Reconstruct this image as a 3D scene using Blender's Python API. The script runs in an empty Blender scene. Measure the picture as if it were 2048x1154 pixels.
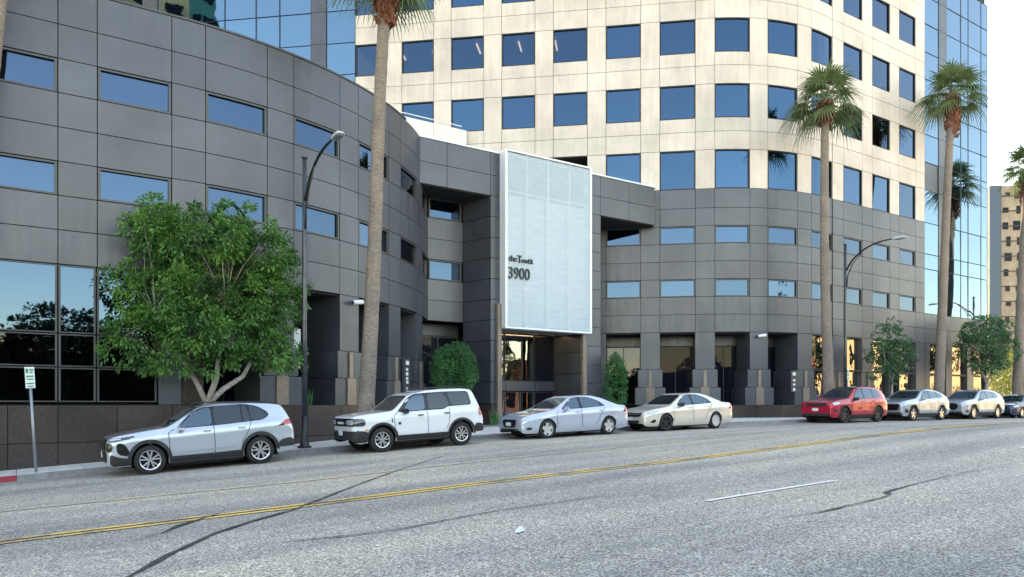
import bpy, bmesh, math, random
from mathutils import Vector, Matrix, Euler
from mathutils.bvhtree import BVHTree
from mathutils import noise as mnoise
random.seed(7)
PI = math.pi
SC = bpy.context.scene
COL = SC.collection
R = math.radians

# ------------------------------------------------------------------ camera
# world: +X runs along the street (to the right), +Y across it towards the towers, z = 0 is eye height
cd = bpy.data.cameras.new("camera")
cam = bpy.data.objects.new("camera", cd); COL.objects.link(cam)
cam.location = (0, 0, 0)
cam.rotation_euler = (R(90), 0, R(-33.45))
cd.sensor_width = 36.0
cd.lens = 36.0 * 1500 / 2048
cd.shift_y = 233 / 2048
cd.clip_start = 0.1
cd.clip_end = 6000
SC.camera = cam

# ------------------------------------------------------------------ light
SUN_AZ, SUN_EL = R(8), R(50)          # azimuth from +Y towards +X
W = bpy.data.worlds.new("World"); SC.world = W; W.use_nodes = True
nt = W.node_tree; nt.nodes.clear()
out = nt.nodes.new("ShaderNodeOutputWorld"); bg = nt.nodes.new("ShaderNodeBackground")
sky = nt.nodes.new("ShaderNodeTexSky"); sky.sky_type = 'NISHITA'; sky.sun_disc = False
sky.sun_elevation = SUN_EL; sky.sun_rotation = SUN_AZ
sky.air_density = 1.3; sky.dust_density = 0.1; sky.ozone_density = 1.0
bg.inputs[1].default_value = 0.15
nt.links.new(sky.outputs[0], bg.inputs[0]); nt.links.new(bg.outputs[0], out.inputs[0])
sd = bpy.data.lights.new("sun", 'SUN'); sd.energy = 3.2; sd.angle = R(0.53); sd.color = (1.0, 0.93, 0.82)
sun = bpy.data.objects.new("sun", sd); COL.objects.link(sun)
sdir = Vector((math.sin(SUN_AZ) * math.cos(SUN_EL), math.cos(SUN_AZ) * math.cos(SUN_EL), math.sin(SUN_EL)))
sun.rotation_euler = sdir.to_track_quat('Z', 'Y').to_euler()
sun.location = (0, 0, 90)
SC.view_settings.view_transform = 'Standard'; SC.view_settings.look = 'None'
SC.view_settings.gamma = 1.0; SC.view_settings.use_curve_mapping = False
SC.view_settings.exposure = 2.35
SC.view_settings.use_white_balance = True
SC.view_settings.white_balance_temperature = 9500
SC.view_settings.white_balance_tint = 14

# ------------------------------------------------------------------ materials
def new_mat(name):
    m = bpy.data.materials.new(name); m.use_nodes = True
    return m, m.node_tree, m.node_tree.nodes["Principled BSDF"]
def N(nt, t, **k):
    n = nt.nodes.new(t)
    for a, b in k.items(): setattr(n, a, b)
    return n
def coords(nt, world=True, scale=(1, 1, 1)):
    mp = N(nt, "ShaderNodeMapping"); mp.inputs['Scale'].default_value = scale
    if world:
        g = N(nt, "ShaderNodeNewGeometry"); nt.links.new(g.outputs['Position'], mp.inputs[0])
    else:
        g = N(nt, "ShaderNodeTexCoord"); nt.links.new(g.outputs['Object'], mp.inputs[0])
    return mp.outputs[0]
def noise_n(nt, co, scale, detail=4, rough=.55):
    n = N(nt, "ShaderNodeTexNoise"); n.inputs['Scale'].default_value = scale
    n.inputs['Detail'].default_value = detail; n.inputs['Roughness'].default_value = rough
    nt.links.new(co, n.inputs['Vector']); return n.outputs[0]
def ramp(nt, fac, stops):
    r = N(nt, "ShaderNodeValToRGB"); e = r.color_ramp.elements
    while len(e) < len(stops): e.new(.5)
    for i, (p, c) in enumerate(stops):
        e[i].position = p; e[i].color = (*c, 1) if len(c) == 3 else c
    nt.links.new(fac, r.inputs[0]); return r.outputs[0]
def mixc(nt, a, b, fac, mode='MIX'):
    m = N(nt, "ShaderNodeMix", data_type='RGBA', blend_type=mode)
    for s, v in ((m.inputs[6], a), (m.inputs[7], b), (m.inputs[0], fac)):
        if hasattr(v, 'is_linked'): nt.links.new(v, s)
        elif isinstance(v, tuple): s.default_value = (*v, 1)
        else: s.default_value = v
    return m.outputs[2]
def bump(nt, h, strength, dist, bs):
    b = N(nt, "ShaderNodeBump"); b.inputs['Strength'].default_value = strength
    b.inputs['Distance'].default_value = dist
    nt.links.new(h, b.inputs['Height']); nt.links.new(b.outputs[0], bs.inputs['Normal'])
def objvar(nt, col, amt):
    """piece to piece variation of tone"""
    oi = N(nt, "ShaderNodeObjectInfo")
    mr = N(nt, "ShaderNodeMapRange"); mr.inputs[3].default_value = 1 - amt; mr.inputs[4].default_value = 1 + amt
    nt.links.new(oi.outputs['Random'], mr.inputs[0])
    cmb = N(nt, "ShaderNodeCombineColor")
    for i in range(3): nt.links.new(mr.outputs[0], cmb.inputs[i])
    return mixc(nt, col, cmb.outputs[0], 1.0, 'MULTIPLY')
def simple(name, col, rough=.5, metal=0., spec=.5, coat=0., var=0.0, nscale=0, namt=.1, emis=None, es=1., ior=None, world=True, nz=(1,1,1)):
    m, t, b = new_mat(name)
    b.inputs['Base Color'].default_value = (*col, 1); b.inputs['Roughness'].default_value = rough
    b.inputs['Metallic'].default_value = metal; b.inputs['Specular IOR Level'].default_value = spec
    b.inputs['Coat Weight'].default_value = coat; b.inputs['Coat Roughness'].default_value = .03
    if ior: b.inputs['IOR'].default_value = ior
    c = None
    if nscale:
        f = noise_n(t, coords(t, world, nz), nscale)
        c = ramp(t, f, [(.3, tuple(v * (1 - namt) for v in col)), (.7, tuple(min(1, v * (1 + namt)) for v in col))])
    if var:
        c = objvar(t, c if c is not None else col, var)
    if c is not None: t.links.new(c, b.inputs['Base Color'])
    if emis: b.inputs['Emission Color'].default_value = (*emis, 1); b.inputs['Emission Strength'].default_value = es
    return m
M = {}
def panel_mat(name, col, streak, rough, var, metal=0.0, bumpy=.02):
    m, t, b = new_mat(name)
    co = coords(t)
    big = noise_n(t, co, .45, 5, .6)
    st = noise_n(t, coords(t, True, (3.0, 3.0, .25)), 1.6, 5, .65)
    c1 = ramp(t, big, [(.3, tuple(v * (1 - streak) for v in col)), (.72, tuple(v * (1 + streak) for v in col))])
    s1 = ramp(t, st, [(.35, (1 - streak * .9,) * 3), (.65, (1, 1, 1))])
    c = mixc(t, c1, s1, .8, 'MULTIPLY')
    c = objvar(t, c, var)
    t.links.new(c, b.inputs['Base Color'])
    rr = ramp(t, st, [(.3, (rough * .8,) * 3), (.7, (rough * 1.25,) * 3)])
    t.links.new(rr, b.inputs['Roughness'])
    b.inputs['Metallic'].default_value = metal
    bump(t, big, .25, bumpy, b)
    return m
M['dark'] = panel_mat('dark_metal_panel', (.082, .095, .118), .17, .36, .07, .35)
M['white'] = panel_mat('cream_stone_panel', (.66, .595, .54), .18, .6, .045)
M['whitewall'] = panel_mat('white_wall', (.78, .75, .70), .05, .6, .02)
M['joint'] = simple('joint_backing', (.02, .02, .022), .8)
M['frame'] = simple('window_frame', (.03, .033, .04), .4, .5)
M['frameb'] = simple('blue_grey_frame', (.045, .075, .12), .4, .4)
M['frameg'] = simple('window_frame_grey', (.07, .075, .082), .45, .4)
def granite(name, col, rough):
    m, t, b = new_mat(name)
    co = coords(t)
    v = noise_n(t, co, 9, 6, .7); big = noise_n(t, co, .7, 3, .5)
    c = ramp(t, v, [(.32, tuple(x * .8 for x in col)), (.5, col), (.72, tuple(min(1, x * 1.25) for x in col))])
    c = mixc(t, c, ramp(t, big, [(.3, (.8, .8, .82)), (.7, (1.15, 1.1, 1.05))]), 1.0, 'MULTIPLY')
    c = objvar(t, c, .12)
    t.links.new(c, b.inputs['Base Color']); b.inputs['Roughness'].default_value = rough
    return m
M['granite'] = granite('brown_granite', (.062, .051, .048), .22)
M['granite2'] = granite('tan_granite', (.23, .185, .155), .3)
def glass(name, col, metal=1.0, rough=.015, wav=.02, ior=1.5, wscale=.35, var=.06):
    m, t, b = new_mat(name)
    b.inputs['Metallic'].default_value = metal; b.inputs['Roughness'].default_value = rough
    b.inputs['IOR'].default_value = ior
    c = objvar(t, col, var); t.links.new(c, b.inputs['Base Color'])
    if wav:
        n = noise_n(t, coords(t), wscale, 2, .4); bump(t, n, 1.0, wav, b)
    return m
M['gl_tower'] = glass('blue_tower_glass', (.038, .088, .150), wav=.01, var=.14)
M['gl_podium'] = glass('mirror_window_glass', (.046, .086, .140), wav=.01, var=.12)
M['gl_blue'] = glass('blue_curtain_glass', (.11, .205, .285), wav=.012, wscale=.5)
M['gl_dark'] = glass('dark_store_glass', (.034, .040, .050), wav=.01, wscale=.8)
M['gl_podium2'] = glass('clear_mirror_glass', (.36, .36, .36), wav=.012, wscale=.8)
M['gl_seethru'] = glass('clear_office_glass', (.042, .09, .150), wav=.01)
M['gl_deep'] = glass('deep_tinted_glass', (.008, .010, .018), metal=0, ior=1.42, wav=.006)
M['gl_bg'] = glass('far_tower_glass', (.55, .50, .40), wav=.06, wscale=.25)

_t = M['gl_seethru'].node_tree; _b = _t.nodes['Principled BSDF']; _tr = N(_t, "ShaderNodeBsdfTransparent"); _mx = N(_t, "ShaderNodeMixShader"); _mx.inputs[0].default_value = .3
_t.links.new(_b.outputs[0], _mx.inputs[1]); _t.links.new(_tr.outputs[0], _mx.inputs[2]); _t.links.new(_mx.outputs[0], _t.nodes['Material Output'].inputs[0])
M['gl_deep'].node_tree.nodes['Principled BSDF'].inputs['Specular IOR Level'].default_value = .15
M['gl_lobby'] = glass('lobby_glass', (.16, .18, .20), wav=.01, wscale=.8)
M['steel'] = simple('brushed_steel', (.35, .38, .42), .35, .9)
M['black'] = simple('black_paint', (.012, .013, .016), .35)
M['pole'] = simple('dark_pole_paint', (.05, .06, .075), .3, .5, nscale=6, namt=.3)
M['polegrey'] = simple('galvanised_pole', (.30, .33, .37), .45, .6)
M['lamphead'] = simple('lamp_housing', (.42, .44, .46), .4)
M['whitep'] = simple('white_paint_trim', (.72, .78, .82), .45)
M['concrete'] = simple('pavement_concrete', (.60, .59, .57), .85, var=.06, nscale=3, namt=.14)
M['kerbc'] = simple('kerb_concrete', (.27, .265, .26), .85, var=.06, nscale=5, namt=.2)
M['kerbred'] = simple('red_kerb_paint', (.33, .03, .05), .6, nscale=8, namt=.35)
M['soil'] = simple('soil', (.06, .045, .03), .95, nscale=4, namt=.3)
M['bark'] = simple('pale_bark', (.34, .31, .28), .85, nscale=14, namt=.35)
M['textdark'] = simple('dark_letters', (.015, .03, .045), .4)
M['soffit'] = simple('soffit_grey', (.20, .205, .21), .6)
M['lightstrip'] = simple('soffit_lamp', (.9, .8, .6), .5, emis=(1, .78, .5), es=2.0)
M['tube'] = simple('ceiling_tube', (.9, .85, .8), .5, emis=(1, .86, .72), es=1.3)
M['blind'] = simple('white_blind', (.72, .74, .76), .7)

# sign screen: perforated metal sheet, partly see-through
m, t, b = new_mat('perforated_screen')
co = coords(t, False)
sep = N(t, "ShaderNodeSeparateXYZ"); t.links.new(co, sep.inputs[0])
wv = noise_n(t, coords(t, False, (.6, 1, 3.0)), 2.2, 4, .6)
c = ramp(t, wv, [(.3, (.46, .60, .70)), (.7, (.58, .72, .82))])
t.links.new(c, b.inputs['Base Color']); b.inputs['Roughness'].default_value = .45
def stripes(src, freq, thr):
    mu = N(t, "ShaderNodeMath", operation='MULTIPLY'); t.links.new(src, mu.inputs[0]); mu.inputs[1].default_value = freq
    fr = N(t, "ShaderNodeMath", operation='FRACT'); t.links.new(mu.outputs[0], fr.inputs[0])
    g = N(t, "ShaderNodeMath", operation='GREATER_THAN'); t.links.new(fr.outputs[0], g.inputs[0]); g.inputs[1].default_value = thr
    return g.outputs[0]
h1 = stripes(sep.outputs[0], 36, .30); h2 = stripes(sep.outputs[2], 36, .30)
mm = N(t, "ShaderNodeMath", operation='MULTIPLY'); t.links.new(h1, mm.inputs[0]); t.links.new(h2, mm.inputs[1])
tr = N(t, "ShaderNodeBsdfTransparent"); mx = N(t, "ShaderNodeMixShader")
t.links.new(mm.outputs[0], mx.inputs[0]); t.links.new(b.outputs[0], mx.inputs[1]); t.links.new(tr.outputs[0], mx.inputs[2])
t.links.new(mx.outputs[0], t.nodes['Material Output'].inputs[0])
M['screen'] = m

# asphalt
m, t, b = new_mat('worn_asphalt')
co = coords(t)
fine = noise_n(t, co, 36, 3, .8); mid = noise_n(t, co, 9, 5, .75)
big = noise_n(t, coords(t, True, (.16, 1.0, 1)), .45, 5, .6); big2 = noise_n(t, co, .22, 4, .6)
c = ramp(t, fine, [(.39, (.12, .115, .108)), (.5, (.33, .31, .28)), (.60, (.72, .67, .59))])
c2 = ramp(t, mid, [(.35, (.72, .72, .73)), (.65, (1.2, 1.2, 1.18))])
c = mixc(t, c, c2, .8, 'MULTIPLY')
c3 = ramp(t, big, [(.34, (.62, .65, .68)), (.5, (1, 1, 1)), (.66, (1.2, 1.15, 1.05))])
c = mixc(t, c, c3, .9, 'MULTIPLY')
c = mixc(t, c, ramp(t, big2, [(.35, (.88, .9, .93)), (.65, (1.1, 1.07, 1.02))]), .9, 'MULTIPLY')
# tyre-polished wheel tracks run along the lanes
sp = N(t, "ShaderNodeSeparateXYZ"); t.links.new(co, sp.inputs[0])
mu = N(t, "ShaderNodeMath", operation='MULTIPLY'); mu.inputs[1].default_value = 2 * PI / 1.85; t.links.new(sp.outputs[1], mu.inputs[0])
sn = N(t, "ShaderNodeMath", operation='SINE'); t.links.new(mu.outputs[0], sn.inputs[0])
mr = N(t, "ShaderNodeMapRange"); mr.inputs[1].default_value = -1; mr.inputs[2].default_value = 1; t.links.new(sn.outputs[0], mr.inputs[0])
c = mixc(t, c, ramp(t, mr.outputs[0], [(.0, (.88, .88, .9)), (1, (1.05, 1.05, 1.04))]), .8, 'MULTIPLY')
t.links.new(c, b.inputs['Base Color']); b.inputs['Roughness'].default_value = .8
bump(t, fine, .6, .012, b)
M['asphalt'] = m
def worn_paint(name, col, under=(.15, .15, .15), lo=.40, hi=.52, sc=14):
    m, t, b = new_mat(name)
    f = noise_n(t, coords(t, True, (1, 1.6, 1)), sc, 5, .8)
    f2 = noise_n(t, coords(t), 1.3, 3, .6)
    ad = N(t, "ShaderNodeMath", operation='ADD'); t.links.new(f, ad.inputs[0]); t.links.new(f2, ad.inputs[1])
    hf = N(t, "ShaderNodeMath", operation='MULTIPLY'); hf.inputs[1].default_value = .5; t.links.new(ad.outputs[0], hf.inputs[0])
    c = ramp(t, hf.outputs[0], [(lo, under), (hi, col)])
    t.links.new(c, b.inputs['Base Color']); b.inputs['Roughness'].default_value = .7
    return m
M['yellow'] = worn_paint('yellow_road_paint', (.88, .54, .13))
M['yellowfaded'] = worn_paint('faded_yellow_paint', (.95, .70, .26), (.50, .45, .36), .46, .62)
M['whiteroad'] = worn_paint('white_road_paint', (.74, .74, .70), lo=.3, hi=.4)
M['sealant'] = simple('crack_sealant', (.045, .048, .053), .5, nscale=7, namt=.3)
M['ground'] = simple('ground_dirt_grass', (.10, .10, .06), .95, nscale=.5, namt=.4)

def leaf_mat(name, dark, light, trans=.15, rough=.42, scale=1.3, yellow=None):
    m, t, b = new_mat(name)
    co = coords(t)
    f = noise_n(t, co, scale, 3, .6); g = noise_n(t, co, 17, 2, .6)
    c = ramp(t, f, [(.33, dark), (.68, light)])
    c = mixc(t, c, ramp(t, g, [(.3, (.7, .75, .7)), (.7, (1.35, 1.3, 1.2))]), .9, 'MULTIPLY')
    if yellow:
        y = noise_n(t, co, 2.1, 2, .5)
        c = mixc(t, c, yellow, ramp(t, y, [(.66, (0, 0, 0)), (.74, (1, 1, 1))]))
    t.links.new(c, b.inputs['Base Color']); b.inputs['Roughness'].default_value = rough
    tl = N(t, "ShaderNodeBsdfTranslucent"); t.links.new(c, tl.inputs[0])
    mx = N(t, "ShaderNodeMixShader"); mx.inputs[0].default_value = trans
    t.links.new(b.outputs[0], mx.inputs[1]); t.links.new(tl.outputs[0], mx.inputs[2])
    t.links.new(mx.outputs[0], t.nodes['Material Output'].inputs[0])
    return m
M['leaf1'] = leaf_mat('glossy_green_leaf', (.032, .125, .045), (.12, .30, .07), .25, yellow=(.30, .38, .04))
M['leaf2'] = leaf_mat('dull_green_leaf', (.035, .11, .06), (.08, .19, .08), .2)
M['leafbush'] = leaf_mat('bush_leaf', (.03, .14, .055), (.07, .26, .09), .18)
M['leafyel'] = leaf_mat('yellow_green_leaf', (.11, .15, .03), (.28, .30, .06), .35)
M['leafdark'] = leaf_mat('dark_green_leaf', (.015, .05, .02), (.035, .09, .03), .1)
M['frond'] = leaf_mat('palm_frond', (.065, .13, .06), (.19, .26, .12), .25, .45, 2.5)
M['boot'] = simple('palm_boots', (.20, .075, .045), .85, nscale=9, namt=.5)
def trunk_mat():
    m, t, b = new_mat('palm_trunk')
    n1 = noise_n(t, coords(t, True, (2, 2, 9)), 3.5, 5, .7); n2 = noise_n(t, coords(t), 1.1, 3, .5)
    c = ramp(t, n1, [(.3, (.13, .105, .09)), (.55, (.25, .215, .19)), (.75, (.38, .34, .30))])
    c = mixc(t, c, ramp(t, n2, [(.3, (.8, .78, .8)), (.7, (1.15, 1.1, 1.05))]), 1., 'MULTIPLY')
    t.links.new(c, b.inputs['Base Color']); b.inputs['Roughness'].default_value = .9
    bump(t, n1, .8, .04, b); return m
M['ptrunk'] = trunk_mat()
M['brick'] = simple('brick_red', (.24, .085, .05), .8, nscale=3, namt=.25)
M['farwall'] = panel_mat('painted_reflection_wall', (.34, .28, .22), .25, .7, .02)  # beige reflection in the far glass tower, painted as plain wall colour
M['beige'] = panel_mat('warm_beige_wall', (.62, .46, .25), .08, .75, .02)
M['cream2'] = panel_mat('cream_far_wall', (.66, .60, .44), .08, .75, .02)
M['greengl'] = glass('green_glass', (.03, .22, .15), metal=.6, ior=1.6, wav=.05)

# ------------------------------------------------------------------ mesh helpers
class MB:
    def __init__(s): s.v = []; s.f = []
    def add(s, vs, fs):
        o = len(s.v); s.v += [tuple(p) for p in vs]; s.f += [tuple(i + o for i in f) for f in fs]; return s
    def box(s, x0, x1, y0, y1, z0, z1):
        return s.add([(x0,y0,z0),(x1,y0,z0),(x1,y1,z0),(x0,y1,z0),(x0,y0,z1),(x1,y0,z1),(x1,y1,z1),(x0,y1,z1)],
                     [(0,3,2,1),(4,5,6,7),(0,1,5,4),(1,2,6,5),(2,3,7,6),(3,0,4,7)])
    def prism(s, pts, z0, z1):
        n = len(pts)
        return s.add([(x, y, z0) for x, y in pts] + [(x, y, z1) for x, y in pts],
                     [tuple(range(n))[::-1], tuple(range(n, 2*n))] + [(i, (i+1) % n, n + (i+1) % n, n + i) for i in range(n)])
    def tube(s, pts, rad, seg=10, cap=True):
        pts = [Vector(p) for p in pts]; n = len(pts); rr = rad if isinstance(rad, (list, tuple)) else [rad] * n
        vs = []; ref = None
        for i, p in enumerate(pts):
            d = (pts[min(i+1, n-1)] - pts[max(i-1, 0)]).normalized()
            if ref is None: ref = Vector((1, 0, 0)) if abs(d.x) < .9 else Vector((0, 1, 0))
            a = (ref - d * ref.dot(d)).normalized(); bb = d.cross(a); ref = a
            for k in range(seg):
                t_ = 2*PI*k/seg; vs.append(p + (a*math.cos(t_) + bb*math.sin(t_)) * rr[i])
        fs = [(i*seg+k, i*seg+(k+1) % seg, (i+1)*seg+(k+1) % seg, (i+1)*seg+k) for i in range(n-1) for k in range(seg)]
        if cap: fs += [tuple(range(seg))[::-1], tuple((n-1)*seg+k for k in range(seg))]
        return s.add(vs, fs)
    def mesh(s, name, smooth=False):
        me = bpy.data.meshes.new(name); me.from_pydata(s.v, [], s.f); me.update()
        if smooth: me.polygons.foreach_set('use_smooth', [True] * len(me.polygons))
        return me
    def build(s, name, mat, parent=None, smooth=False, loc=None, rotz=0, **tags):
        return obj(name, s.mesh(name, smooth), mat, parent, loc, rotz, **tags)
def obj(name, me, mat=None, parent=None, loc=None, rotz=0, **tags):
    o = bpy.data.objects.new(name, me); COL.objects.link(o)
    if mat is not None and len(me.materials) == 0: me.materials.append(mat)
    if parent: o.parent = parent
    if loc: o.location = loc
    if rotz: o.rotation_euler = (0, 0, rotz)
    for k, v in tags.items(): o[k] = v
    return o
def thing(name, label, cat, loc=(0, 0, 0), rotz=0, group=None):
    o = bpy.data.objects.new(name, None); COL.objects.link(o); o.location = loc; o.rotation_euler = (0, 0, rotz)
    o.empty_display_size = .2
    o['label'] = label; o['category'] = cat
    if group: o['group'] = group
    return o
def dup(root, loc, rotz=0, label=None, scale=None):
    r = root.copy(); COL.objects.link(r); r.location = loc; r.rotation_euler = (0, 0, rotz)
    if label: r['label'] = label
    if scale: r.scale = scale if isinstance(scale, (tuple, list)) else (scale,) * 3
    for ch in list(root.children):
        c = ch.copy(); COL.objects.link(c); c.parent = r
        for g in list(ch.children):
            d = g.copy(); COL.objects.link(d); d.parent = c
    return r
def text_mesh(txt, size, depth=.02, sx=1.0, bold=0.0, align='LEFT'):
    cu = bpy.data.curves.new('t', 'FONT'); cu.body = txt; cu.size = size; cu.extrude = depth / 2; cu.offset = bold; cu.align_x = align
    o = bpy.data.objects.new('t', cu); COL.objects.link(o)
    cu.resolution_u = 4
    dg = bpy.context.evaluated_depsgraph_get(); me = bpy.data.meshes.new_from_object(o.evaluated_get(dg))
    bpy.data.objects.remove(o)
    me.transform(Matrix.Diagonal((sx, 1, 1, 1)))
    me.transform(Matrix.Rotation(R(90), 4, 'X'))
    return me

# ------------------------------------------------------------------ ground profile
def lerp_tab(tab, x):
    if x <= tab[0][0]: return tab[0][1]
    if x >= tab[-1][0]: return tab[-1][1]
    for (a, u), (b_, v) in zip(tab, tab[1:]):
        if x <= b_: return u + (v - u) * (x - a) / (b_ - a)
TK = [(-60, -4.6), (-20, -3.15), (-5, -2.22), (0, -1.90), (3, -1.71), (6, -1.54), (9, -1.385), (12, -1.245), (15, -1.13), (18, -1.04), (21, -.975), (24, -.925), (28, -.87), (34, -.82), (46, -.775), (56, -.80), (75, -1.1), (120, -2.2)]
TC = [(-60, -4.5), (-20, -2.95), (-5, -2.05), (0, -1.775), (4.5, -1.58), (7.5, -1.42), (10.5, -1.30), (14, -1.15), (17, -.99), (20, -.84), (24, -.68), (28, -.60), (36, -.58), (42, -.64), (50, -.78), (75, -1.1), (120, -2.2)]
def smooth_tab(tab, x):
    return sum(lerp_tab(tab, x + d) * w for d, w in ((-2.4, .1), (-1.2, .2), (0, .4), (1.2, .2), (2.4, .1)))
def road_z(x, y):
    t_ = min(1, max(0, (y - 11.8) / (20.5 - 11.8))); t_ = t_ * t_ * (3 - 2 * t_)
    return smooth_tab(TC, x) * (1 - t_) + smooth_tab(TK, x) * t_
KY = 22.35            # kerb line
def walk_z(x): return smooth_tab(TK, x) + .14

def grid_sheet(xs, ys, fz):
    mb = MB(); nx, ny = len(xs), len(ys)
    mb.add([(x, y, fz(x, y)) for y in ys for x in xs], [(j*nx+i, j*nx+i+1, (j+1)*nx+i+1, (j+1)*nx+i) for j in range(ny-1) for i in range(nx-1)])
    return mb
def frange(a, b, s):
    n = max(1, round((b - a) / s)); return [a + (b - a) * i / n for i in range(n + 1)]
xs = [-60, -50, -40, -30, -25] + frange(-20, 60, .5) + [65, 70, 80, 90, 105, 120, 140, 170, 210]
ys = frange(-8.5, KY, .5)
grid_sheet(xs, ys, road_z).build('road', M['asphalt'], smooth=True, kind='structure')
xs2 = [-2500, -900, -300, -120] + frange(-60, 120, 4) + [150, 210, 400, 900, 2500]
ys2 = [-2500, -900, -300, -100, -60, -40, -20, -12, 0, 10, 20, 30, 40, 60, 90, 150, 300, 900, 2500]
grid_sheet(xs2, ys2, lambda x, y: smooth_tab(TK, x) - .55).build('ground', M['ground'], smooth=True, kind='structure')
# pavement
swk = grid_sheet(frange(-30, 75, 1.5), [KY + .15, 24.2, 26, 29, 33], lambda x, y: walk_z(x) - .03).build('sidewalk', M['kerbc'], kind='structure')
def slab(name, x0, x1, y0, y1, mat, parent, top, th=.12):
    return MB().add([(x0,y0,top(x0)-th),(x1,y0,top(x1)-th),(x1,y1,top(x1)-th),(x0,y1,top(x0)-th),(x0,y0,top(x0)),(x1,y0,top(x1)),(x1,y1,top(x1)),(x0,y1,top(x0))],
        [(0,3,2,1),(4,5,6,7),(0,1,5,4),(1,2,6,5),(2,3,7,6),(3,0,4,7)]).build(name, mat, parent)
for i in range(50):
    x0 = -12 + i * 1.5
    slab('slab', x0 + .008, x0 + 1.492, KY + .17, 24.42, M['concrete'], swk, lambda x: walk_z(x))
for i in range(26):
    x0 = -12 + i * 3.0
    slab('slab', x0 + .008, x0 + 2.992, 24.44, 27.2, M['concrete'], swk, lambda x: walk_z(x))
kerb = bpy.data.objects.new('kerb', None)
kerb = slab('kerb', -60, -30, KY, KY + .15, M['kerbc'], None, lambda x: walk_z(x) + .005, .4); kerb['kind'] = 'structure'
x0 = -30.0
while x0 < 75:
    L_ = 3.0 if x0 < -3.1 or x0 >= 0 else 3.0
    slab('kerb_stone', x0 + .005, x0 + L_ - .005, KY, KY + .155, M['kerbred'] if x0 < -.2 else M['kerbc'], kerb, lambda x: walk_z(x) + .005, .45)
    x0 += L_
# gutter pan (concrete strip) along the kerb
grid_sheet(frange(-30, 75, 1), [KY - .5, KY + .0], lambda x, y: road_z(x, y) + .006).build('gutter', M['kerbc'], kind='structure')

def stripe(name, pts, w, mat, dz=.012, parent=None, taper=False, **tags):
    """ribbon draped on the road; pts = [(x, y, width factor)]"""
    L = []
    for i in range(len(pts) - 1):
        a, b_ = pts[i], pts[i+1]; n = max(1, int(math.hypot(b_[0]-a[0], b_[1]-a[1]) / (.5 if 'marking' in name else .18)))
        for k in range(n): L.append(tuple(a[j] + (b_[j]-a[j]) * k / n for j in range(3)))
    L.append(pts[-1]); vs = []
    for i, p in enumerate(L):
        a, b_ = L[max(0, i-1)], L[min(len(L)-1, i+1)]
        d = Vector((b_[0]-a[0], b_[1]-a[1])).normalized(); n_ = Vector((-d.y, d.x)) * w * p[2] / 2 * (1 if 'marking' in name else .8 + .35 * math.sin(i*2.1) * math.sin(i*.83) + .12 * math.sin(i*5.3))
        for s_ in (-1, 1):
            x, y = p[0] + n_.x*s_, p[1] + n_.y*s_; vs.append((x, y, road_z(x, y) + dz))
    fs = [(2*i, 2*i+2, 2*i+3, 2*i+1) for i in range(len(L)-1)]
    return MB().add(vs, fs).build(name, mat, parent, **tags)
YC = 11.8
for dy in (-.12, .12):
    stripe('road_marking', [(-25, YC+dy, 1), (60, YC+dy, 1)], .115, M['yellow'], kind='structure')
stripe('road_marking', [(-25, 15.7, 1), (0, 15.6, 1), (5, 15.2, 1), (10, 15.45, 1), (16, 15.5, 1), (50, 15.5, 1)], .11, M['yellowfaded'], kind='structure')
for xa in (-11.4, -1.55, 8.3, 18.15, 28.0, 37.9):
    stripe('road_marking', [(xa, 7.48, 1), (xa + 3.05, 7.45, 1)], .10, M['whiteroad'], kind='structure')

CR = M['sealant']
stripe('crack_seal', [(0.3,7.3,.9),(0.96,8.44,1),(1.46,9.3,1.5),(2.16,10.29,1.1),(2.75,10.85,1.4),(3.58,11.49,1),(4.53,12.57,.9),(5.71,13.88,.75),(7.17,15.41,.6),(8.93,17.1,.5),(9.94,17.99,.2)], .07, CR, .016, kind='structure')
stripe('crack_seal', [(1.2,10.5,.1),(1.58,10.81,.5),(1.91,11.32,1.3),(2.24,11.65,1),(2.62,12.02,.7)], .075, CR, .016, kind='structure')
stripe('crack_seal', [(2.2,9.14,.15),(2.87,9.01,.7),(3.44,8.83,1),(4.08,8.77,.8),(4.89,8.93,1),(5.76,9.03,.7),(6.61,8.98,.9),(7.37,8.98,.6),(8.05,8.93,.15)], .05, CR, .016, kind='structure')
stripe('crack_seal', [(7.86,5.94,.3),(8.56,5.82,1),(9.29,5.87,.9),(10.09,5.92,.7),(10.52,6.01,.8),(10.62,6.14,2.2),(10.77,6.2,1.6),(11.55,6.3,.7),(13.04,6.44,.5),(14.1,6.45,.4),(15.02,6.2,.2)], .05, CR, .016, kind='structure')
# ------------------------------------------------------------------ facade paths
class Path:
    """plan curve made of straight and left-turning arc pieces; the outside of the wall is on its right"""
    def __init__(s, x, y, ang, s0=0.): s.seg = []; s.cur = (x, y, ang); s.s0 = s0; s.end = s0
    def line(s, L): return s.arc(None, L)
    def arc(s, Rr, L):
        x, y, a = s.cur; s.seg.append((s.end, L, x, y, a, Rr)); s.end += L; s.cur = s._pt(s.seg[-1], L); return s
    def turn(s, a): x, y, b = s.cur; s.cur = (x, y, b + a); return s
    def _pt(s, g, t):
        _, L, x, y, a, Rr = g
        if Rr is None: return (x + math.cos(a)*t, y + math.sin(a)*t, a)
        cx, cy = x - math.sin(a)*Rr, y + math.cos(a)*Rr; b = a + t / Rr
        return (cx + math.sin(b)*Rr, cy - math.cos(b)*Rr, b)
    def at(s, t):
        g = s.seg[0]
        for k in s.seg:
            if t >= k[0] - 1e-6: g = k
        return s._pt(g, t - g[0]) + (g[5],)
    def off(s, t, d):
        x, y, a, _ = s.at(t); return (x + math.sin(a)*d, y - math.cos(a)*d)      # d > 0: outwards
    def sample(s, a, b_, step=.5, d=0.):
        return [s.off(t, d) for t in frange(a, b_, step)]
PCACHE = {}
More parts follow.
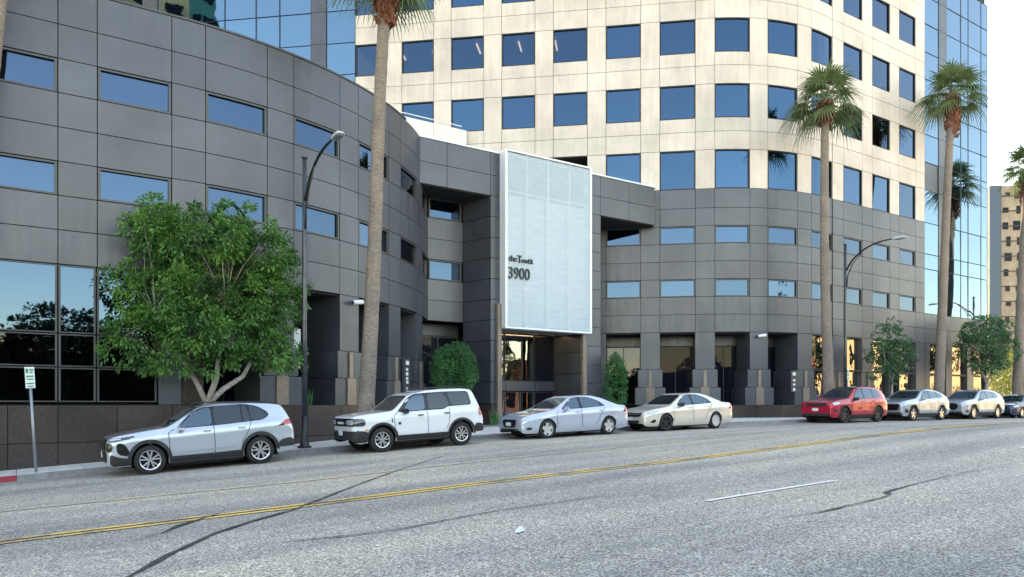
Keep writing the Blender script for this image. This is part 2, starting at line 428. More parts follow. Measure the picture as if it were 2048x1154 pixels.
def cell_mesh(w, h, Rr, d0, d1, gap, seg=None):
    """curved slab w x h; d0/d1 = inner/outer offset from the wall line; origin mid-width at the bottom"""
    k = (round(w, 2), round(h, 2), Rr, d0, d1, gap)
    if k in PCACHE: return PCACHE[k]
    n = (seg or 3) if Rr else 1; w2 = w/2 - gap/2; vs = []
    for i in range(n + 1):
        x = -w2 + 2*w2*i/n; yy = (x*x/(2*Rr)) if Rr else 0
        for d, z in ((d0, gap/2), (d1, gap/2), (d1, h - gap/2), (d0, h - gap/2)): vs.append((x, yy - d, z))
    fs = [(i*4+j, (i+1)*4+j, (i+1)*4+(j+1) % 4, i*4+(j+1) % 4) for i in range(n) for j in range(4)]
    fs += [(3, 2, 1, 0), (n*4, n*4+1, n*4+2, n*4+3)]
    me = bpy.data.meshes.new('cell'); me.from_pydata(vs, [], fs); me.update(); PCACHE[k] = me; return me
def cell(path, s0, s1, z0, z1, name, mat, parent, d0=-.10, d1=0., gap=.024):
    w = s1 - s0; x, y, a, Rr = path.at((s0 + s1) / 2)
    me = cell_mesh(w, z1 - z0, Rr, d0, d1, gap)
    key = ('m', id(me), mat.name)
    if key not in PCACHE:
        m2 = me if len(me.materials) == 0 else me.copy()
        if len(m2.materials): m2.materials.clear()
        m2.materials.append(mat); PCACHE[key] = m2
    return obj(name, PCACHE[key], None, parent, (x + (math.sin(a)*0), y, z0), a)
def window(path, s0, s1, z0, z1, parent, gmat, fmat=None, fw=.06, rec=.10, name='window', mull=()):
    """frame (part) with its pane (sub-part) set back in the wall"""
    w = s1 - s0; h = z1 - z0; x, y, a, Rr = path.at((s0 + s1) / 2); fmat = fmat or M['frame']
    k = ('w', round(w, 2), round(h, 2), Rr, gmat.name, fmat.name, fw, rec, mull)
    if k not in PCACHE:
        def strip(mb, xa, xb, za, zb, d0, d1):
            n = 3 if Rr and xb - xa > .5 else 1; vs = []
            for i in range(n + 1):
                xx = xa + (xb - xa)*i/n; yy = xx*xx/(2*Rr) if Rr else 0
                for d, z in ((d0, za), (d1, za), (d1, zb), (d0, zb)): vs.append((xx, yy - d, z))
            mb.add(vs, [(i*4+j, (i+1)*4+j, (i+1)*4+(j+1) % 4, i*4+(j+1) % 4) for i in range(n) for j in range(4)] + [(3, 2, 1, 0), (n*4, n*4+1, n*4+2, n*4+3)])
        fr = MB(); g = .018; b = w/2 - g
        strip(fr, -b, b, g, fw, -rec - .04, -.02); strip(fr, -b, b, h - fw, h - g, -rec - .04, -.012)
        strip(fr, -b, -b + fw, fw, h - fw, -rec - .04, -.016); strip(fr, b - fw, b, fw, h - fw, -rec - .04, -.016)
        for q in mull: strip(fr, -b + 2*b*q - .02, -b + 2*b*q + .02, fw, h - fw, -rec - .03, -rec + .04)
        me = fr.mesh('frame'); me.materials.append(fmat)
        gl = MB(); strip(gl, -b + fw - .002, b - fw + .002, fw - .002, h - fw + .002, -rec - .02, -rec)
        mg = gl.mesh('pane', False); mg.materials.append(gmat)
        PCACHE[k] = (me, mg)
    me, mg = PCACHE[k]
    o = obj(name, me, None, parent, (x, y, z0), a)
    pnl = obj('pane', mg, None, o)
    # every pane sits a hair out of true, as real glazing does
    pnl.rotation_euler = (random.uniform(-.004, .004), 0, random.uniform(-.004, .004))
    return o
def wall_sheet(path, s0, s1, z0, z1, d, name, mat, parent, step=.4, th=.2):
    A = path.sample(s0, s1, step, d); B = path.sample(s0, s1, step, d - th)
    n = len(A); vs = [(x, y, z) for z in (z0, z1) for x, y in A] + [(x, y, z) for z in (z0, z1) for x, y in B]
    f = [(i, i+1, n+i+1, n+i) for i in range(n-1)] + [(2*n+i+1, 2*n+i, 3*n+i, 3*n+i+1) for i in range(n-1)]
    f += [(n+i, n+i+1, 3*n+i+1, 3*n+i) for i in range(n-1)] + [(i+1, i, 2*n+i, 2*n+i+1) for i in range(n-1)]
    f += [(0, n, 3*n, 2*n), (n-1, 3*n-1, 4*n-1, 2*n-1)]
    return MB().add(vs, f).build(name, mat, parent)
HT, HB = 11.76, 3.967
ROWS = [11.76, 10.71, 9.747, 8.784, 7.82, 6.857, 5.894, 4.93, 3.967]      # panel joints, top down

# ------------------------------------------------------------------ podium building (left)
POD = thing('podium_building', 'low dark grey metal-panelled building with a bulging curved front, left of the white sign screen', 'building', (0, 0, 0))
pw = Path(-15.0, 24.6, 0, -15.0).line(19.0).arc(14.0, 14.49)
PE = pw.end                                                    # about 18.49
cells = []; k = -5
while True:
    a = .97 + 2.95*k
    if a > PE: break
    cells.append(('pier', a, a + .97)); cells.append(('bay', a + .97, min(a + 2.95, PE))); k += 1
for kind, a, b in cells:
    if b - a < .2: continue
    for i in range(8):
        z1, z0 = ROWS[i], ROWS[i+1]
        if kind == 'bay' and i in (2, 5): window(pw, a, b, z0, z1, POD, M['gl_podium'], M['frameg'], .07, .10)
        else: cell(pw, a, b, z0, z1, 'panel', M['dark'], POD)
wall_sheet(pw, -15, PE, HB - .02, HT - .02, -.14, 'wall_core', M['joint'], POD)
wall_sheet(pw, -15, 14.3, HT, HT + .06, .03, 'parapet_cap', M['frameg'], POD, th=.35)
# lower glazing on the straight part: mullioned mirror glass set flush
LZ = [HB, 2.02, 1.07, .07]
mullions = [-13.78, -10.83, -7.88, -4.93, -1.98, -.99, .97, 1.92, 3.52]
for a, b in zip(mullions, mullions[1:]):
    for i in range(3):
        if i > 0 or True:
            window(pw, a, b, LZ[i+1], LZ[i], POD, M['gl_podium'] if i == 0 else M['gl_store2'] if 'gl_store2' in M else M['gl_dark'], M['frameg'], .05, .05, 'window')
wall_sheet(pw, -15, 3.9, -.05, HB, -.35, 'lower_core', M['joint'], POD)
cell(pw, 3.54, 4.2, .0, 2.0, 'panel', M['dark'], POD); cell(pw, 4.2, 4.84, .0, 2.0, 'panel', M['granite'], POD)
cell(pw, 3.54, 4.84, 2.0, HB, 'panel', M['dark'], POD)
wall_sheet(pw, 3.95, 4.8, 0, HB, -.12, 'lower_core', M['joint'], POD)
# colonnade: stepped piers with granite pilasters, glazing far back
def piermesh(w, deep, top=HB, steps=((1.94, .14), (.96, .30))):
    mb = MB(); g = .0
    zs = [top] + [z for z, _ in steps] + [0.0]; ex = [0] + [e for _, e in steps]
    for i in range(len(ex)):
        pr = .0 + .035 * i
        mb.box(-w/2 - ex[i], w/2 + ex[i], -pr, deep + .04*i, zs[i+1] + (.012 if i < len(ex)-1 else 0), zs[i] - .012)
    return mb
def pier(path, s, w, parent, deep=1.6, z0=0.0, name='pier', pil=True):
    x, y, a, _ = path.at(s); key = ('pier', w, deep)
    if key not in PCACHE:
        me = piermesh(w, deep).mesh('pier'); me.materials.append(M['darkpier'] if 'darkpier' in M else M['dark'])
        p = MB().box(-.085, .085, -.10, -.036, .975, 1.90).box(-.22, .22, -.13, -.071, 0, .965).mesh('pilaster'); p.materials.append(M['granite2'])
        PCACHE[key] = (me, p)
    o = obj(name, PCACHE[key][0], None, parent, (x, y, z0), a)
    if pil: obj('pilaster', PCACHE[key][1], None, o)
    return o
def storefront(path, s0, s1, parent, d=-1.75, z0=0., z1=HB, gm='gl_deep', fm='frame'):
    window(OffPath(path, d), s0, s1, z0, z1 - .62, parent, M[gm], M[fm], .06, .04, 'window', (.5,))
    cell(OffPath(path, d), s0, s1, z1 - .62, z1 - .05, 'header_panel', M['dark'], parent)
class OffPath:
    """a path moved outwards by d (same parameter)"""
    def __init__(s, p, d): s.p, s.d = p, d
    def at(s, t):
        x, y, a, Rr = s.p.at(t); return (x + math.sin(a)*s.d, y - math.cos(a)*s.d, a, Rr)
for kk in range(2, 6):
    a = .97 + 2.95*kk; pier(pw, a + .485, .97, POD)
pier_s = [.97 + 2.95*kk + .485 for kk in range(2, 6)]
st_edges = [4.84] + pier_s + [PE]
for a, b in zip(st_edges, st_edges[1:]):
    storefront(pw, a + .0, b - .0, POD)
wall_sheet(pw, 4.84, PE, -.3, HB, -2.1, 'lower_core', M['joint'], POD)
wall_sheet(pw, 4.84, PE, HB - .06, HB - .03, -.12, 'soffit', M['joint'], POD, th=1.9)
obj('blind', MB().box(-.45, .45, 0, .02, 1.55, 2.95).mesh('blind'), M['blind'], POD, (6.3, 26.15, 0), .1)
obj('blind', MB().box(-.28, .28, 0, .02, 1.3, 2.7).mesh('blind'), M['blind'], POD, (8.15, 26.3, 0), .25)
# granite base wall under the whole front
def base_wall(path, s0, s1, step, parent, zb, d=.06, rows=None):
    t = s0
    while t < s1 - .1:
        e = min(t + step, s1); x = path.at((t+e)/2)[0]
        bot = zb(x) - .25; zr = rows or [0.0, -1.06]
        zz = [0.0] + [z for z in zr[1:] if z > bot + .3] + [bot]
        for za, zc in zip(zz, zz[1:]): cell(path, t, e, zc, za, 'granite_slab', M['granite'], parent, -.25, d, .018)
        t = e
base_wall(pw, -12, .97, 2.95/1.5, POD, walk_z); base_wall(pw, .97, 3.9, .975, POD, walk_z) if False else base_wall(pw, .97, 9.82, 1.475, POD, walk_z)
base_wall(pw, 9.82, PE, 1.475, POD, walk_z)
wall_sheet(pw, -15, PE, -3.3, -.03, -.2, 'base_core', M['joint'], POD)
# podium roof slab
roofp = pw.sample(-15, PE, .8, -.3) + [(28.5, 31.6), (28.5, 44), (20, 58), (-15, 58)]
MB().prism(roofp, HT - .9, HT - .6).build('roof', M['soffit'], POD)
inner = pw.sample(-15, PE, .8, -2.6) + [(16.2, 33.4), (28.2, 33.6), (28.5, 44), (20, 58), (-15, 58)]
MB().prism(inner, -4, HT - .92).build('sun_block_mass', M['joint'], POD)  # unseen solid fill added to keep sunlight from leaking into the recess
MB().box(14.6, 28.4, 30.0, 34.2, HT - 1.2, HT - .62).build('roof', M['soffit'], POD)  # unseen cover added above the recess to block leaking sun

# ------------------------------------------------------------------ entrance block between podium and tower
ENT = thing('entrance_block', 'dark panelled entrance block with beam, piers and glazed lobby behind the white sign', 'building')
rb = Path(16.04, 31.45, 0, 0).line(1.9)                        # recess back wall
fl = Path(17.94, 31.45, math.atan2(-1.8, .46), 0).line(1.86)   # flank of the left pier
lp = Path(18.40, 29.65, 0, 0).line(.62)                        # its face
bm_ = Path(14.25, 29.65, 0, 0).line(14.6)                      # beam across
BJ = [0, 1.85, 4.15, 4.77, 9.75, 10.8, 12.75, 14.6]
for i in range(2):
    for a, b in zip(BJ, BJ[1:]):
        if abs(a - 4.77) < .01: continue
        cell(bm_, a, b, ROWS[i+1], ROWS[i], 'panel', M['dark'], ENT)
MB().box(14.1, 28.9, 29.72, 30.3, ROWS[2] + .02, HT - .02).build('beam_core', M['joint'], ENT)
MB().box(14.1, 28.95, 29.60, 30.35, HT, HT + .07).build('parapet_cap', M['whitep'], ENT)
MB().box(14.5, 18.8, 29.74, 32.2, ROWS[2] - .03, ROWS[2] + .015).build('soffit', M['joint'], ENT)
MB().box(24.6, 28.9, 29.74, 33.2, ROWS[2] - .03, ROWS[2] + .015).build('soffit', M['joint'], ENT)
LR = ROWS[2:] + [3.0, 2.04, 1.08, .06]
for i in range(len(LR) - 1):
    z1, z0 = LR[i], LR[i+1]
    cell(lp, 0, .62, z0, z1, 'panel', M['dark'], ENT); cell(fl, 0, 1.86, z0, z1, 'panel', M['dark'], ENT)
    if i < 6:
        if i in (0, 3): window(rb, .06, 1.84, z0, z1, ENT, M['gl_podium'], M['frameg'], .07, .1)
        else: cell(rb, 0, 1.9, z0, z1, 'panel', M['dark'], ENT)
MB().box(18.5, 19.0, 29.8, 31.8, -1.2, ROWS[2]).box(16.0, 18.0, 31.62, 31.9, HB, ROWS[2]).build('wall_core', M['joint'], ENT)
window(Path(16.04, 32.6, 0, 0).line(3), .0, 2.3, 0, HB - .6, ENT, M['gl_deep'], M['frameg'], .07, .05, 'window', (.5,))
cell(Path(16.04, 32.6, 0, 0).line(3), 0, 2.3, HB - .6, HB, 'panel', M['dark'], ENT)
# right pier of the portal
rp = Path(24.05, 29.65, 0, 0).line(1.0); rf = Path(25.05, 29.65, R(90), 0).line(2.9)
for i in range(len(LR) - 1):
    cell(rp, 0, 1.0, LR[i+1], LR[i], 'panel', M['dark'], ENT)
    cell(rf, 0, 2.9, LR[i+1], LR[i], 'panel', M['dark'], ENT)
MB().box(24.15, 24.9, 29.8, 32.4, -1.2, ROWS[2]).build('wall_core', M['joint'], ENT)
iw = Path(24.0, 32.4, R(-90), 0).line(2.7)                     # inner wall of the portal, seen from the left
for a, b in zip([3.6, 2.72, 1.62, .5], [2.72, 1.62, .5, -.9]):
    cell(iw, 0, 2.7, b, a, 'panel', M['dark'], ENT)
# granite base slabs of the two piers and back wall
for nm_, p_, L_ in (('l', lp, .62), ('f', fl, 1.86), ('r', rp, 1.0), ('rf', rf, 2.9), ('rb', rb, 1.9)):
    cell(p_, 0, L_, -1.4, .05, 'granite_slab', M['granite'], ENT, -.2, .05, .02)
# tan granite pilasters flanking the portal
for x0, zt in ((18.64, 4.72), (23.72, 3.58)):
    MB().box(x0, x0 + .27, 29.42, 29.64, -1.35, -.2).box(x0 + .02, x0 + .25, 29.44, 29.64, -.195, 1.45).box(x0 + .03, x0 + .24, 29.46, 29.64, 1.455, zt).build('pilaster', M['granite2'], ENT)
# soffit of the sign box, lamps and lobby glazing
MB().box(18.97, 23.98, 29.3, 31.4, 3.62, 3.72).build('soffit', M['soffit'], ENT)
for i in range(5): MB().box(19.1 + i*.95, 19.9 + i*.95, 31.55, 31.75, 3.66, 3.70).build('soffit_light', M['lightstrip'], ENT)
MB().box(18.97, 24.0, 31.5, 33.2, 3.72, 3.8).build('lobby_ceiling', M['joint'], ENT)
lg = Path(18.97, 32.2, 0, 0).line(5.03)
gx = [0, 1.85, 3.7, 5.0]
for a, b in zip(gx, gx[1:]):
    window(lg, a, b, 1.25, 3.66, ENT, M['gl_lobby'] if a < 3 else M['gl_deep'], M['frame'], .04, .04)
    cell(lg, a, b, .72, 1.25, 'panel', M['dark'], ENT, -.1, .1)
for a, b in zip([0, .93, 1.85, 2.78, 3.7], [.93, 1.85, 2.78, 3.7, 5.0]):
    d_ = window(lg, a, b, -1.02, .70, ENT, M['gl_lobby'] if a < 3.6 else M['gl_deep'], M['frameg'], .05, .04, 'door' if a < 3.6 else 'window')
    if a < 3.6: MB().tube([(.3, -.12, .7), (.3, -.12, 1.25)], .015, 6).build('handle', M['steel'], d_)
MB().box(18.97, 24.0, 32.5, 32.7, -1.3, 3.7).build('wall_core', M['joint'], ENT)

# ------------------------------------------------------------------ sign screen with lettering
SG = thing('sign_screen', 'tall white perforated sign screen reading the Tower 3900 over the entrance', 'sign', (18.95, 29.20, 3.6))
SW, SH = 5.05, 8.24
bays = [0, 1.22, 2.48, 3.78, SW]
for a, b in zip(bays, bays[1:]):
    MB().box(a + .02, b - .02, .0, .015, .06, SH - .06).build('mesh_panel', M['screen'], SG)
    MB().box(a + .03, b - .03, .34, .38, .05, SH - 1.95).build('backing_panel', M['whitep'], SG)
fr = [MB().box(-.06, .06, -.05, .44, -.02, SH + .05), MB().box(SW - .06, SW + .06, -.05, .44, -.02, SH + .05),
      MB().box(.06, SW - .06, -.05, .44, SH - .02, SH + .06), MB().box(.06, SW - .06, -.05, .44, -.03, .05)]
for f in fr: f.build('frame', M['whitep'], SG)
for a in bays[1:-1]: MB().box(a - .035, a + .035, .03, .09, .06, SH - .03).build('rib', M['whitep'], SG)
for z in (1.05, 2.9, 4.8, 6.4): MB().box(.06, SW - .06, .10, .16, z - .03, z + .03).build('rail', M['whitep'], SG)
def letters(txt, x, z, size, sx, bold, name='lettering'):
    for k, dx in enumerate((-bold, bold)): obj(name, text_mesh(txt, size, .03, sx, 0), M['textdark'], SG, (x + dx, -.022 - .003*(k+1), z))
    return obj(name, text_mesh(txt, size, .04, sx, 0), M['textdark'], SG, (x, -.055, z))
letters('3900', .09, 2.30, .78, .80, .010)
letters('the', .15, 3.10, .40, .85, .004); letters('T', .60, 3.06, .52, .9, .010); letters('ow', .84, 3.09, .36, .85, .004); letters('ER', 1.23, 3.09, .30, .85, .004)

# ------------------------------------------------------------------ tower
TW = thing('office_tower', 'tall office tower with cream stone upper floors and dark panelled base, curving round the corner', 'building')
Rt = 10.0; aL = R(42.25)
SEND = 37.96; arcL = Rt * aL; S1 = SEND - arcL
X1, Y1 = SEND - Rt*math.sin(aL), 25.6 + Rt*(1 - math.cos(aL))
LL = 19.9
tw = Path(X1 - LL*math.cos(aL), Y1 + LL*math.sin(aL), -aL, S1 - LL).line(LL).arc(Rt, arcL).line(57.1 - SEND)
SWH0 = S1 - LL; SWH1 = 48.70
# blue glazing behind the podium continues the same line to the left
bl = Path(X1 - (LL+46)*math.cos(aL), Y1 + (LL+46)*math.sin(aL), -aL, 0).line(46)
mods = []                                                      # (kind, a, b) of the stone part
w0 = 45.72
for k in range(0, 13):
    a = w0 - 2.93*k; mods.append(('win', a, a + 1.90)); mods.append(('pier', a - 1.03, a))
mods.append(('pier', w0 + 1.90, SWH1)); mods.sort(key=lambda m: m[1])
mods = [(k, max(a, SWH0), b) for k, a, b in mods if b > SWH0 + .1]
# floor heights of the stone part: (sill, head, joint above)
FL = [(11.76, 13.87, 14.86), (15.60, 17.44, 18.44), (19.16, 21.00, 22.00), (22.73, 24.57, 25.57), (26.3, 28.13, 29.13)]
loggia = [w0 - 2.93*8, w0 - 2.93*9]
for fi, (sill, head, joint) in enumerate(FL):
    low = FL[fi-1][2] if fi else 11.76
    for kind, a, b in mods:
        lg_ = fi == 0 and a > loggia[1] - .05 and b < loggia[0] + 1.95
        if fi > 0 and kind == 'win': cell(tw, a, b, low, sill, 'stone_panel', M['white'], TW, -.2, 0, .024)
        cell(tw, a, b, head, joint, 'stone_panel', M['white'], TW, -.2, 0, .024)
        if lg_: continue
        lit = fi == 2 and kind == 'win' and a < w0 - 2.93*8 + .1
        if kind == 'win': window(tw, a, b, sill, head, TW, M['gl_seethru'] if lit else M['gl_tower'], M['frame'], .05, .09)
        else: cell(tw, a, b, low, head, 'stone_panel', M['white'], TW, -.2, 0, .024)
# backing core (with the loggia left open)
wall_sheet(tw, SWH0, loggia[1], 9, 19.1, -.21, 'wall_core', M['joint'], TW)
wall_sheet(tw, loggia[1], loggia[0] + 1.9, 13.87, 19.1, -.21, 'wall_core', M['joint'], TW)
wall_sheet(tw, SWH0, loggia[0] + 1.9, 19.1, 21.1, -3.5, 'room_wall', M['joint'], TW)
wall_sheet(tw, SWH0, loggia[0] + 1.9, 21.02, 21.1, -.21, 'room_ceiling', M['frameg'], TW, th=3.3)
for q, (ds, dd) in enumerate(((.9, 1.1), (1.0, .9), (.75, .8), (.2, 1.3), (.5, .9), (1.6, .8))):
    a_ = loggia[1] + 2.93*(1 - q*.75) - .9 + ds
    if a_ < SWH0 + .3: continue
    x_, y_, an, _ = tw.at(a_); x_, y_ = tw.off(a_, -dd)
    MB().box(-.04, .04, 0, 1.2, 20.9, 20.97).build('ceiling_light', M['tube'], TW, loc=(x_, y_, 0), rotz=an)
wall_sheet(tw, SWH0, loggia[0] + 1.9, 21.1, 36, -.21, 'wall_core', M['joint'], TW)
wall_sheet(tw, loggia[0] + 1.9, 57.1, HB, 36, -.21, 'wall_core', M['joint'], TW)
wall_sheet(tw, loggia[1] - 1, loggia[0] + 3, 9, 14.2, -3.2, 'loggia_wall', M['frameg'], TW)
wall_sheet(tw, loggia[1] - .4, loggia[0] + 2.2, 13.84, 13.9, -.15, 'loggia_ceiling', M['joint'], TW, th=3)
wall_sheet(tw, loggia[1], loggia[0] + 1.9, 13.25, 13.45, -1.4, 'loggia_beam', M['beige'], TW, th=.3)
# dark panelled base of the tower
dmods = [m for m in mods if m[1] > w0 - 2.93*8 - .05 + 1.5]
for kind, a, b in dmods:
    for i in range(8):
        z1, z0 = ROWS[i], ROWS[i+1]
        if i < 2 and b < 27.9: continue
        if kind == 'win' and i in (2, 5): window(tw, a, b, z0, z1, TW, M['gl_podium'], M['frameg'], .06, .09)
        else: cell(tw, a, b, z0, z1, 'panel', M['dark'], TW)
# ground-floor colonnade of the tower
pcs = [(a + b)/2 for k, a, b in dmods if k == 'pier' and b < 44]
for s_ in pcs: pier(tw, s_, 1.03, TW, 1.7)
wins = [(a, b) for k, a, b in dmods if k == 'win']
for a, b in wins:
    if a < 36.5: storefront(tw, a - .52, b + .52, TW, -1.8, gm='gl_dark' if a < 26 else 'gl_deep')
wall_sheet(tw, wins[0][0] - .8, 39.2, -1.2, HB, -2.2, 'lower_core', M['joint'], TW)
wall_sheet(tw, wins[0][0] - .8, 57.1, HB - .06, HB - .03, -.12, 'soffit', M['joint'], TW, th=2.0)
# right wing: mirror glass nearly flush between piers
for a, b in wins:
    if a >= 36.5:
        window(tw, a, b, 2.0, HB, TW, M['gl_podium2'] if 'gl_podium2' in M else M['gl_dark'], M['frameg'], .05, .25)
        window(tw, a, b, 0, 2.0, TW, M['gl_podium2'] if 'gl_podium2' in M else M['gl_dark'], M['frameg'], .05, .25)
wall_sheet(tw, 39.2, 57.1, -1.2, HB, -.4, 'lower_core', M['joint'], TW)
cell(tw, w0 + 1.9, SWH1, 0, HB, 'pier', M['dark'], TW, -.3, .02)
base_wall(tw, 28.9, 57.1, 1.465, TW, walk_z, .06, [0.0])
# blue curtain wall right of the stone
BZ = [5.894, 8.78, 9.75, 11.76, 13.87, 15.65, 17.44, 19.2, 21.0, 22.75, 24.57, 26.35, 28.13]
BX = [SWH1, 50.45, 51.45, 53.35, 54.35, 56.15, 57.1]
TG = thing('glass_wing', 'blue mirror-glass wing at the right end of the tower, behind the second tallest palm', 'building')
for a, b in zip(BX, BX[1:]):
    col_ = abs(a - 50.45) < .01
    for z0, z1 in zip(BZ, BZ[1:]):
        if col_ or (a < 49 and abs(z0 - 13.87) < .01): cell(tw, a, b, z0, z1, 'panel', M['dark'], TG, -.15, .0 if col_ else -.06)
        else: window(tw, a, b, z0, z1, TG, M['gl_blue'], M['frameb'], .025, .03, 'window')
    for z0, z1 in ((HB, 4.93), (4.93, 5.894)): cell(tw, a, b, z0, z1, 'panel', M['dark'], TG)
for a, b in ((49.3, 51.3), (52.1, 54.1), (55.0, 57.0)):
    window(tw, a, b, 2.0, HB, TG, M['gl_podium2'] if 'gl_podium2' in M else M['gl_dark'], M['frameg'], .05, .2); window(tw, a, b, 0, 2.0, TG, M['gl_podium2'] if 'gl_podium2' in M else M['gl_dark'], M['frameg'], .05, .2)
for a, b in ((SWH1, 49.3), (51.3, 52.1), (54.1, 55.0)): cell(tw, a, b, 0, HB, 'pier', M['dark'], TG, -.3, .03)
# blue curtain wall left of the stone, above the podium
LG = thing('glass_annex', 'blue mirror-glass side of the tower rising above the curved podium at the upper left', 'building')
bz2 = [9.0, 11.9, 13.8, 15.65, 17.44, 19.35, 21.2, 23.1, 24.9, 26.7]
sx = [46 - d for d in (0, 1.78, 2.72, 4.7, 6.2, 8.2, 10.5, 12.6, 13.6, 15.6, 17.6, 19.6, 21.6, 23.6, 25.6, 28.0)]
for b, a in zip(sx, sx[1:]):
    col_ = abs((46 - b) - 1.78) < .01 or abs((46 - b) - 12.6) < .01
    for z0, z1 in zip(bz2, bz2[1:]):
        if z1 < 17: continue
        if col_: cell(bl, a, b, z0, z1, 'panel', M['dark'], LG, -.15, .03)
        else: window(bl, a, b, z0, z1, LG, M['gl_blue'], M['frameb'], .025, .03, 'window')
wall_sheet(bl, 0, 46, 9, 36, -.2, 'wall_core', M['joint'], LG)
# upper body of the tower (above the picture, it casts the shade the street lies in)
up = tw.sample(SWH0, 57.1, 1.5, -.05)
body = [bl.off(4, -.05)] + up + [(57.1, 75), (0, 95), (-8, 70)]
MB().prism(body, 29.2, 90).build('upper_storeys', M['whitewall'], TW)
MB().box(56.4, 56.95, 26.5, 75, -1.5, 29.15).build('side_wall', M['frameg'], TG)
# white terrace parapet between podium and tower
TP = thing('terrace_parapet', 'white stone terrace parapet with a thin rail between the podium roof and the cream facade', 'parapet')
for a, b in ((14.9, 17.1), (17.1, 19.2), (19.2, 21.3)):
    MB().box(a + .012, b - .012, 36.9, 37.25, 11.0, 14.45).build('stone_panel', M['whitewall'], TP)
    MB().box(a + .012, b - .012, 36.9, 37.25, 14.47, 15.55).build('stone_panel', M['whitewall'], TP)
MB().box(14.9, 21.3, 37.0, 37.2, 11, 15.5).build('wall_core', M['joint'], TP)
MB().tube([(15.0, 36.95, 15.75), (21.0, 36.95, 15.75)], .03, 8).build('rail', M['whitep'], TP)
# ------------------------------------------------------------------ cars
def car_paint(name, col, metal, rough=.28):
    m, t, b = new_mat(name)
    b.inputs['Base Color'].default_value = (*col, 1); b.inputs['Metallic'].default_value = metal
    b.inputs['Roughness'].default_value = rough; b.inputs['Coat Weight'].default_value = 1.0; b.inputs['Coat Roughness'].default_value = .02
    n = noise_n(t, coords(t, False), 1.5, 2, .4)
    c = mixc(t, col, ramp(t, n, [(.3, (.94, .94, .94)), (.7, (1.04, 1.04, 1.04))]), 1., 'MULTIPLY'); t.links.new(c, b.inputs['Base Color'])
    return m
M['c_glass'] = simple('car_window_glass', (.03, .045, .055), .02, .45, .5, ior=1.8)
M['c_glassside'] = simple('car_side_glass', (.06, .11, .15), .03, .6, .5, ior=2.0)
M['c_black'] = simple('black_plastic_trim', (.022, .023, .026), .55)
M['c_grille'] = simple('gloss_black_grille', (.008, .009, .012), .2)
M['c_under'] = simple('underbody', (.006, .006, .007), .9)
M['c_tyre'] = simple('tyre_rubber', (.016, .016, .018), .8)
M['c_rim'] = simple('alloy_rim', (.62, .63, .65), .25, .9)
M['c_rimdark'] = simple('dark_alloy_rim', (.05, .05, .055), .35, .7)
M['c_cover'] = simple('silver_wheel_cover', (.58, .59, .60), .35, .5)
M['c_chrome'] = simple('chrome', (.8, .8, .82), .08, 1)
M['c_lamp'] = simple('headlamp_lens', (.55, .60, .66), .06, .5, ior=1.9)
M['c_lampd'] = simple('headlamp_dark', (.05, .055, .065), .08, .2, ior=1.9)
M['c_red'] = simple('tail_lamp_red', (.55, .02, .03), .12, 0, .5, coat=1)
M['c_amber'] = simple('amber_marker', (.75, .30, .03), .25)
M['c_plate'] = simple('number_plate', (.70, .72, .74), .5)
M['c_seam'] = simple('panel_gap', (.015, .015, .017), .7)
PAINT = dict(silver=car_paint('silver_paint', (.50, .56, .63), .55), white=car_paint('white_paint', (.74, .76, .78), .0, .35),
             blue=car_paint('pale_blue_silver_paint', (.50, .56, .68), .45), champ=car_paint('champagne_paint', (.74, .69, .60), .35),
             red=car_paint('dark_red_paint', (.50, .01, .04), .2), grey=car_paint('grey_blue_paint', (.42, .48, .55), .5),
             slate=car_paint('slate_silver_paint', (.45, .49, .55), .5), night=car_paint('dark_navy_paint', (.03, .05, .10), .4))
def cinterp(tab, x, k):
    if x <= tab[0][0]: return tab[0][k]
    if x >= tab[-1][0]: return tab[-1][k]
    for a, b in zip(tab, tab[1:]):
        if x <= b[0]:
            t = (x - a[0]) / (b[0] - a[0]); return a[k] + (b[k] - a[k]) * t
def csmooth(tab, x, k, w=.05): return (cinterp(tab, x - w, k) + 2*cinterp(tab, x, k) + cinterp(tab, x + w, k)) / 4
SIDE = [(0, .90), (.10, .955), (.25, .985), (.42, 1.0), (.56, .988), (.70, .986), (.78, .998), (.9, .985), (1.0, .955)]
def iside(t):
    for a, b in zip(SIDE, SIDE[1:]):
        if t <= b[0]: return a[1] + (b[1] - a[1]) * (t - a[0]) / (b[0] - a[0])
    return SIDE[-1][1]
def chaikin(p, n=1):
    for _ in range(n):
        q = []
        for i in range(len(p)):
            a, b = p[i], p[(i+1) % len(p)]
            c_ = .06 / max(.06/.22, math.dist(a, b)); q += [tuple(a[k]*(1-c_) + b[k]*c_ for k in range(len(a))), tuple(a[k]*c_ + b[k]*(1-c_) for k in range(len(a)))]
        p = q
    return p
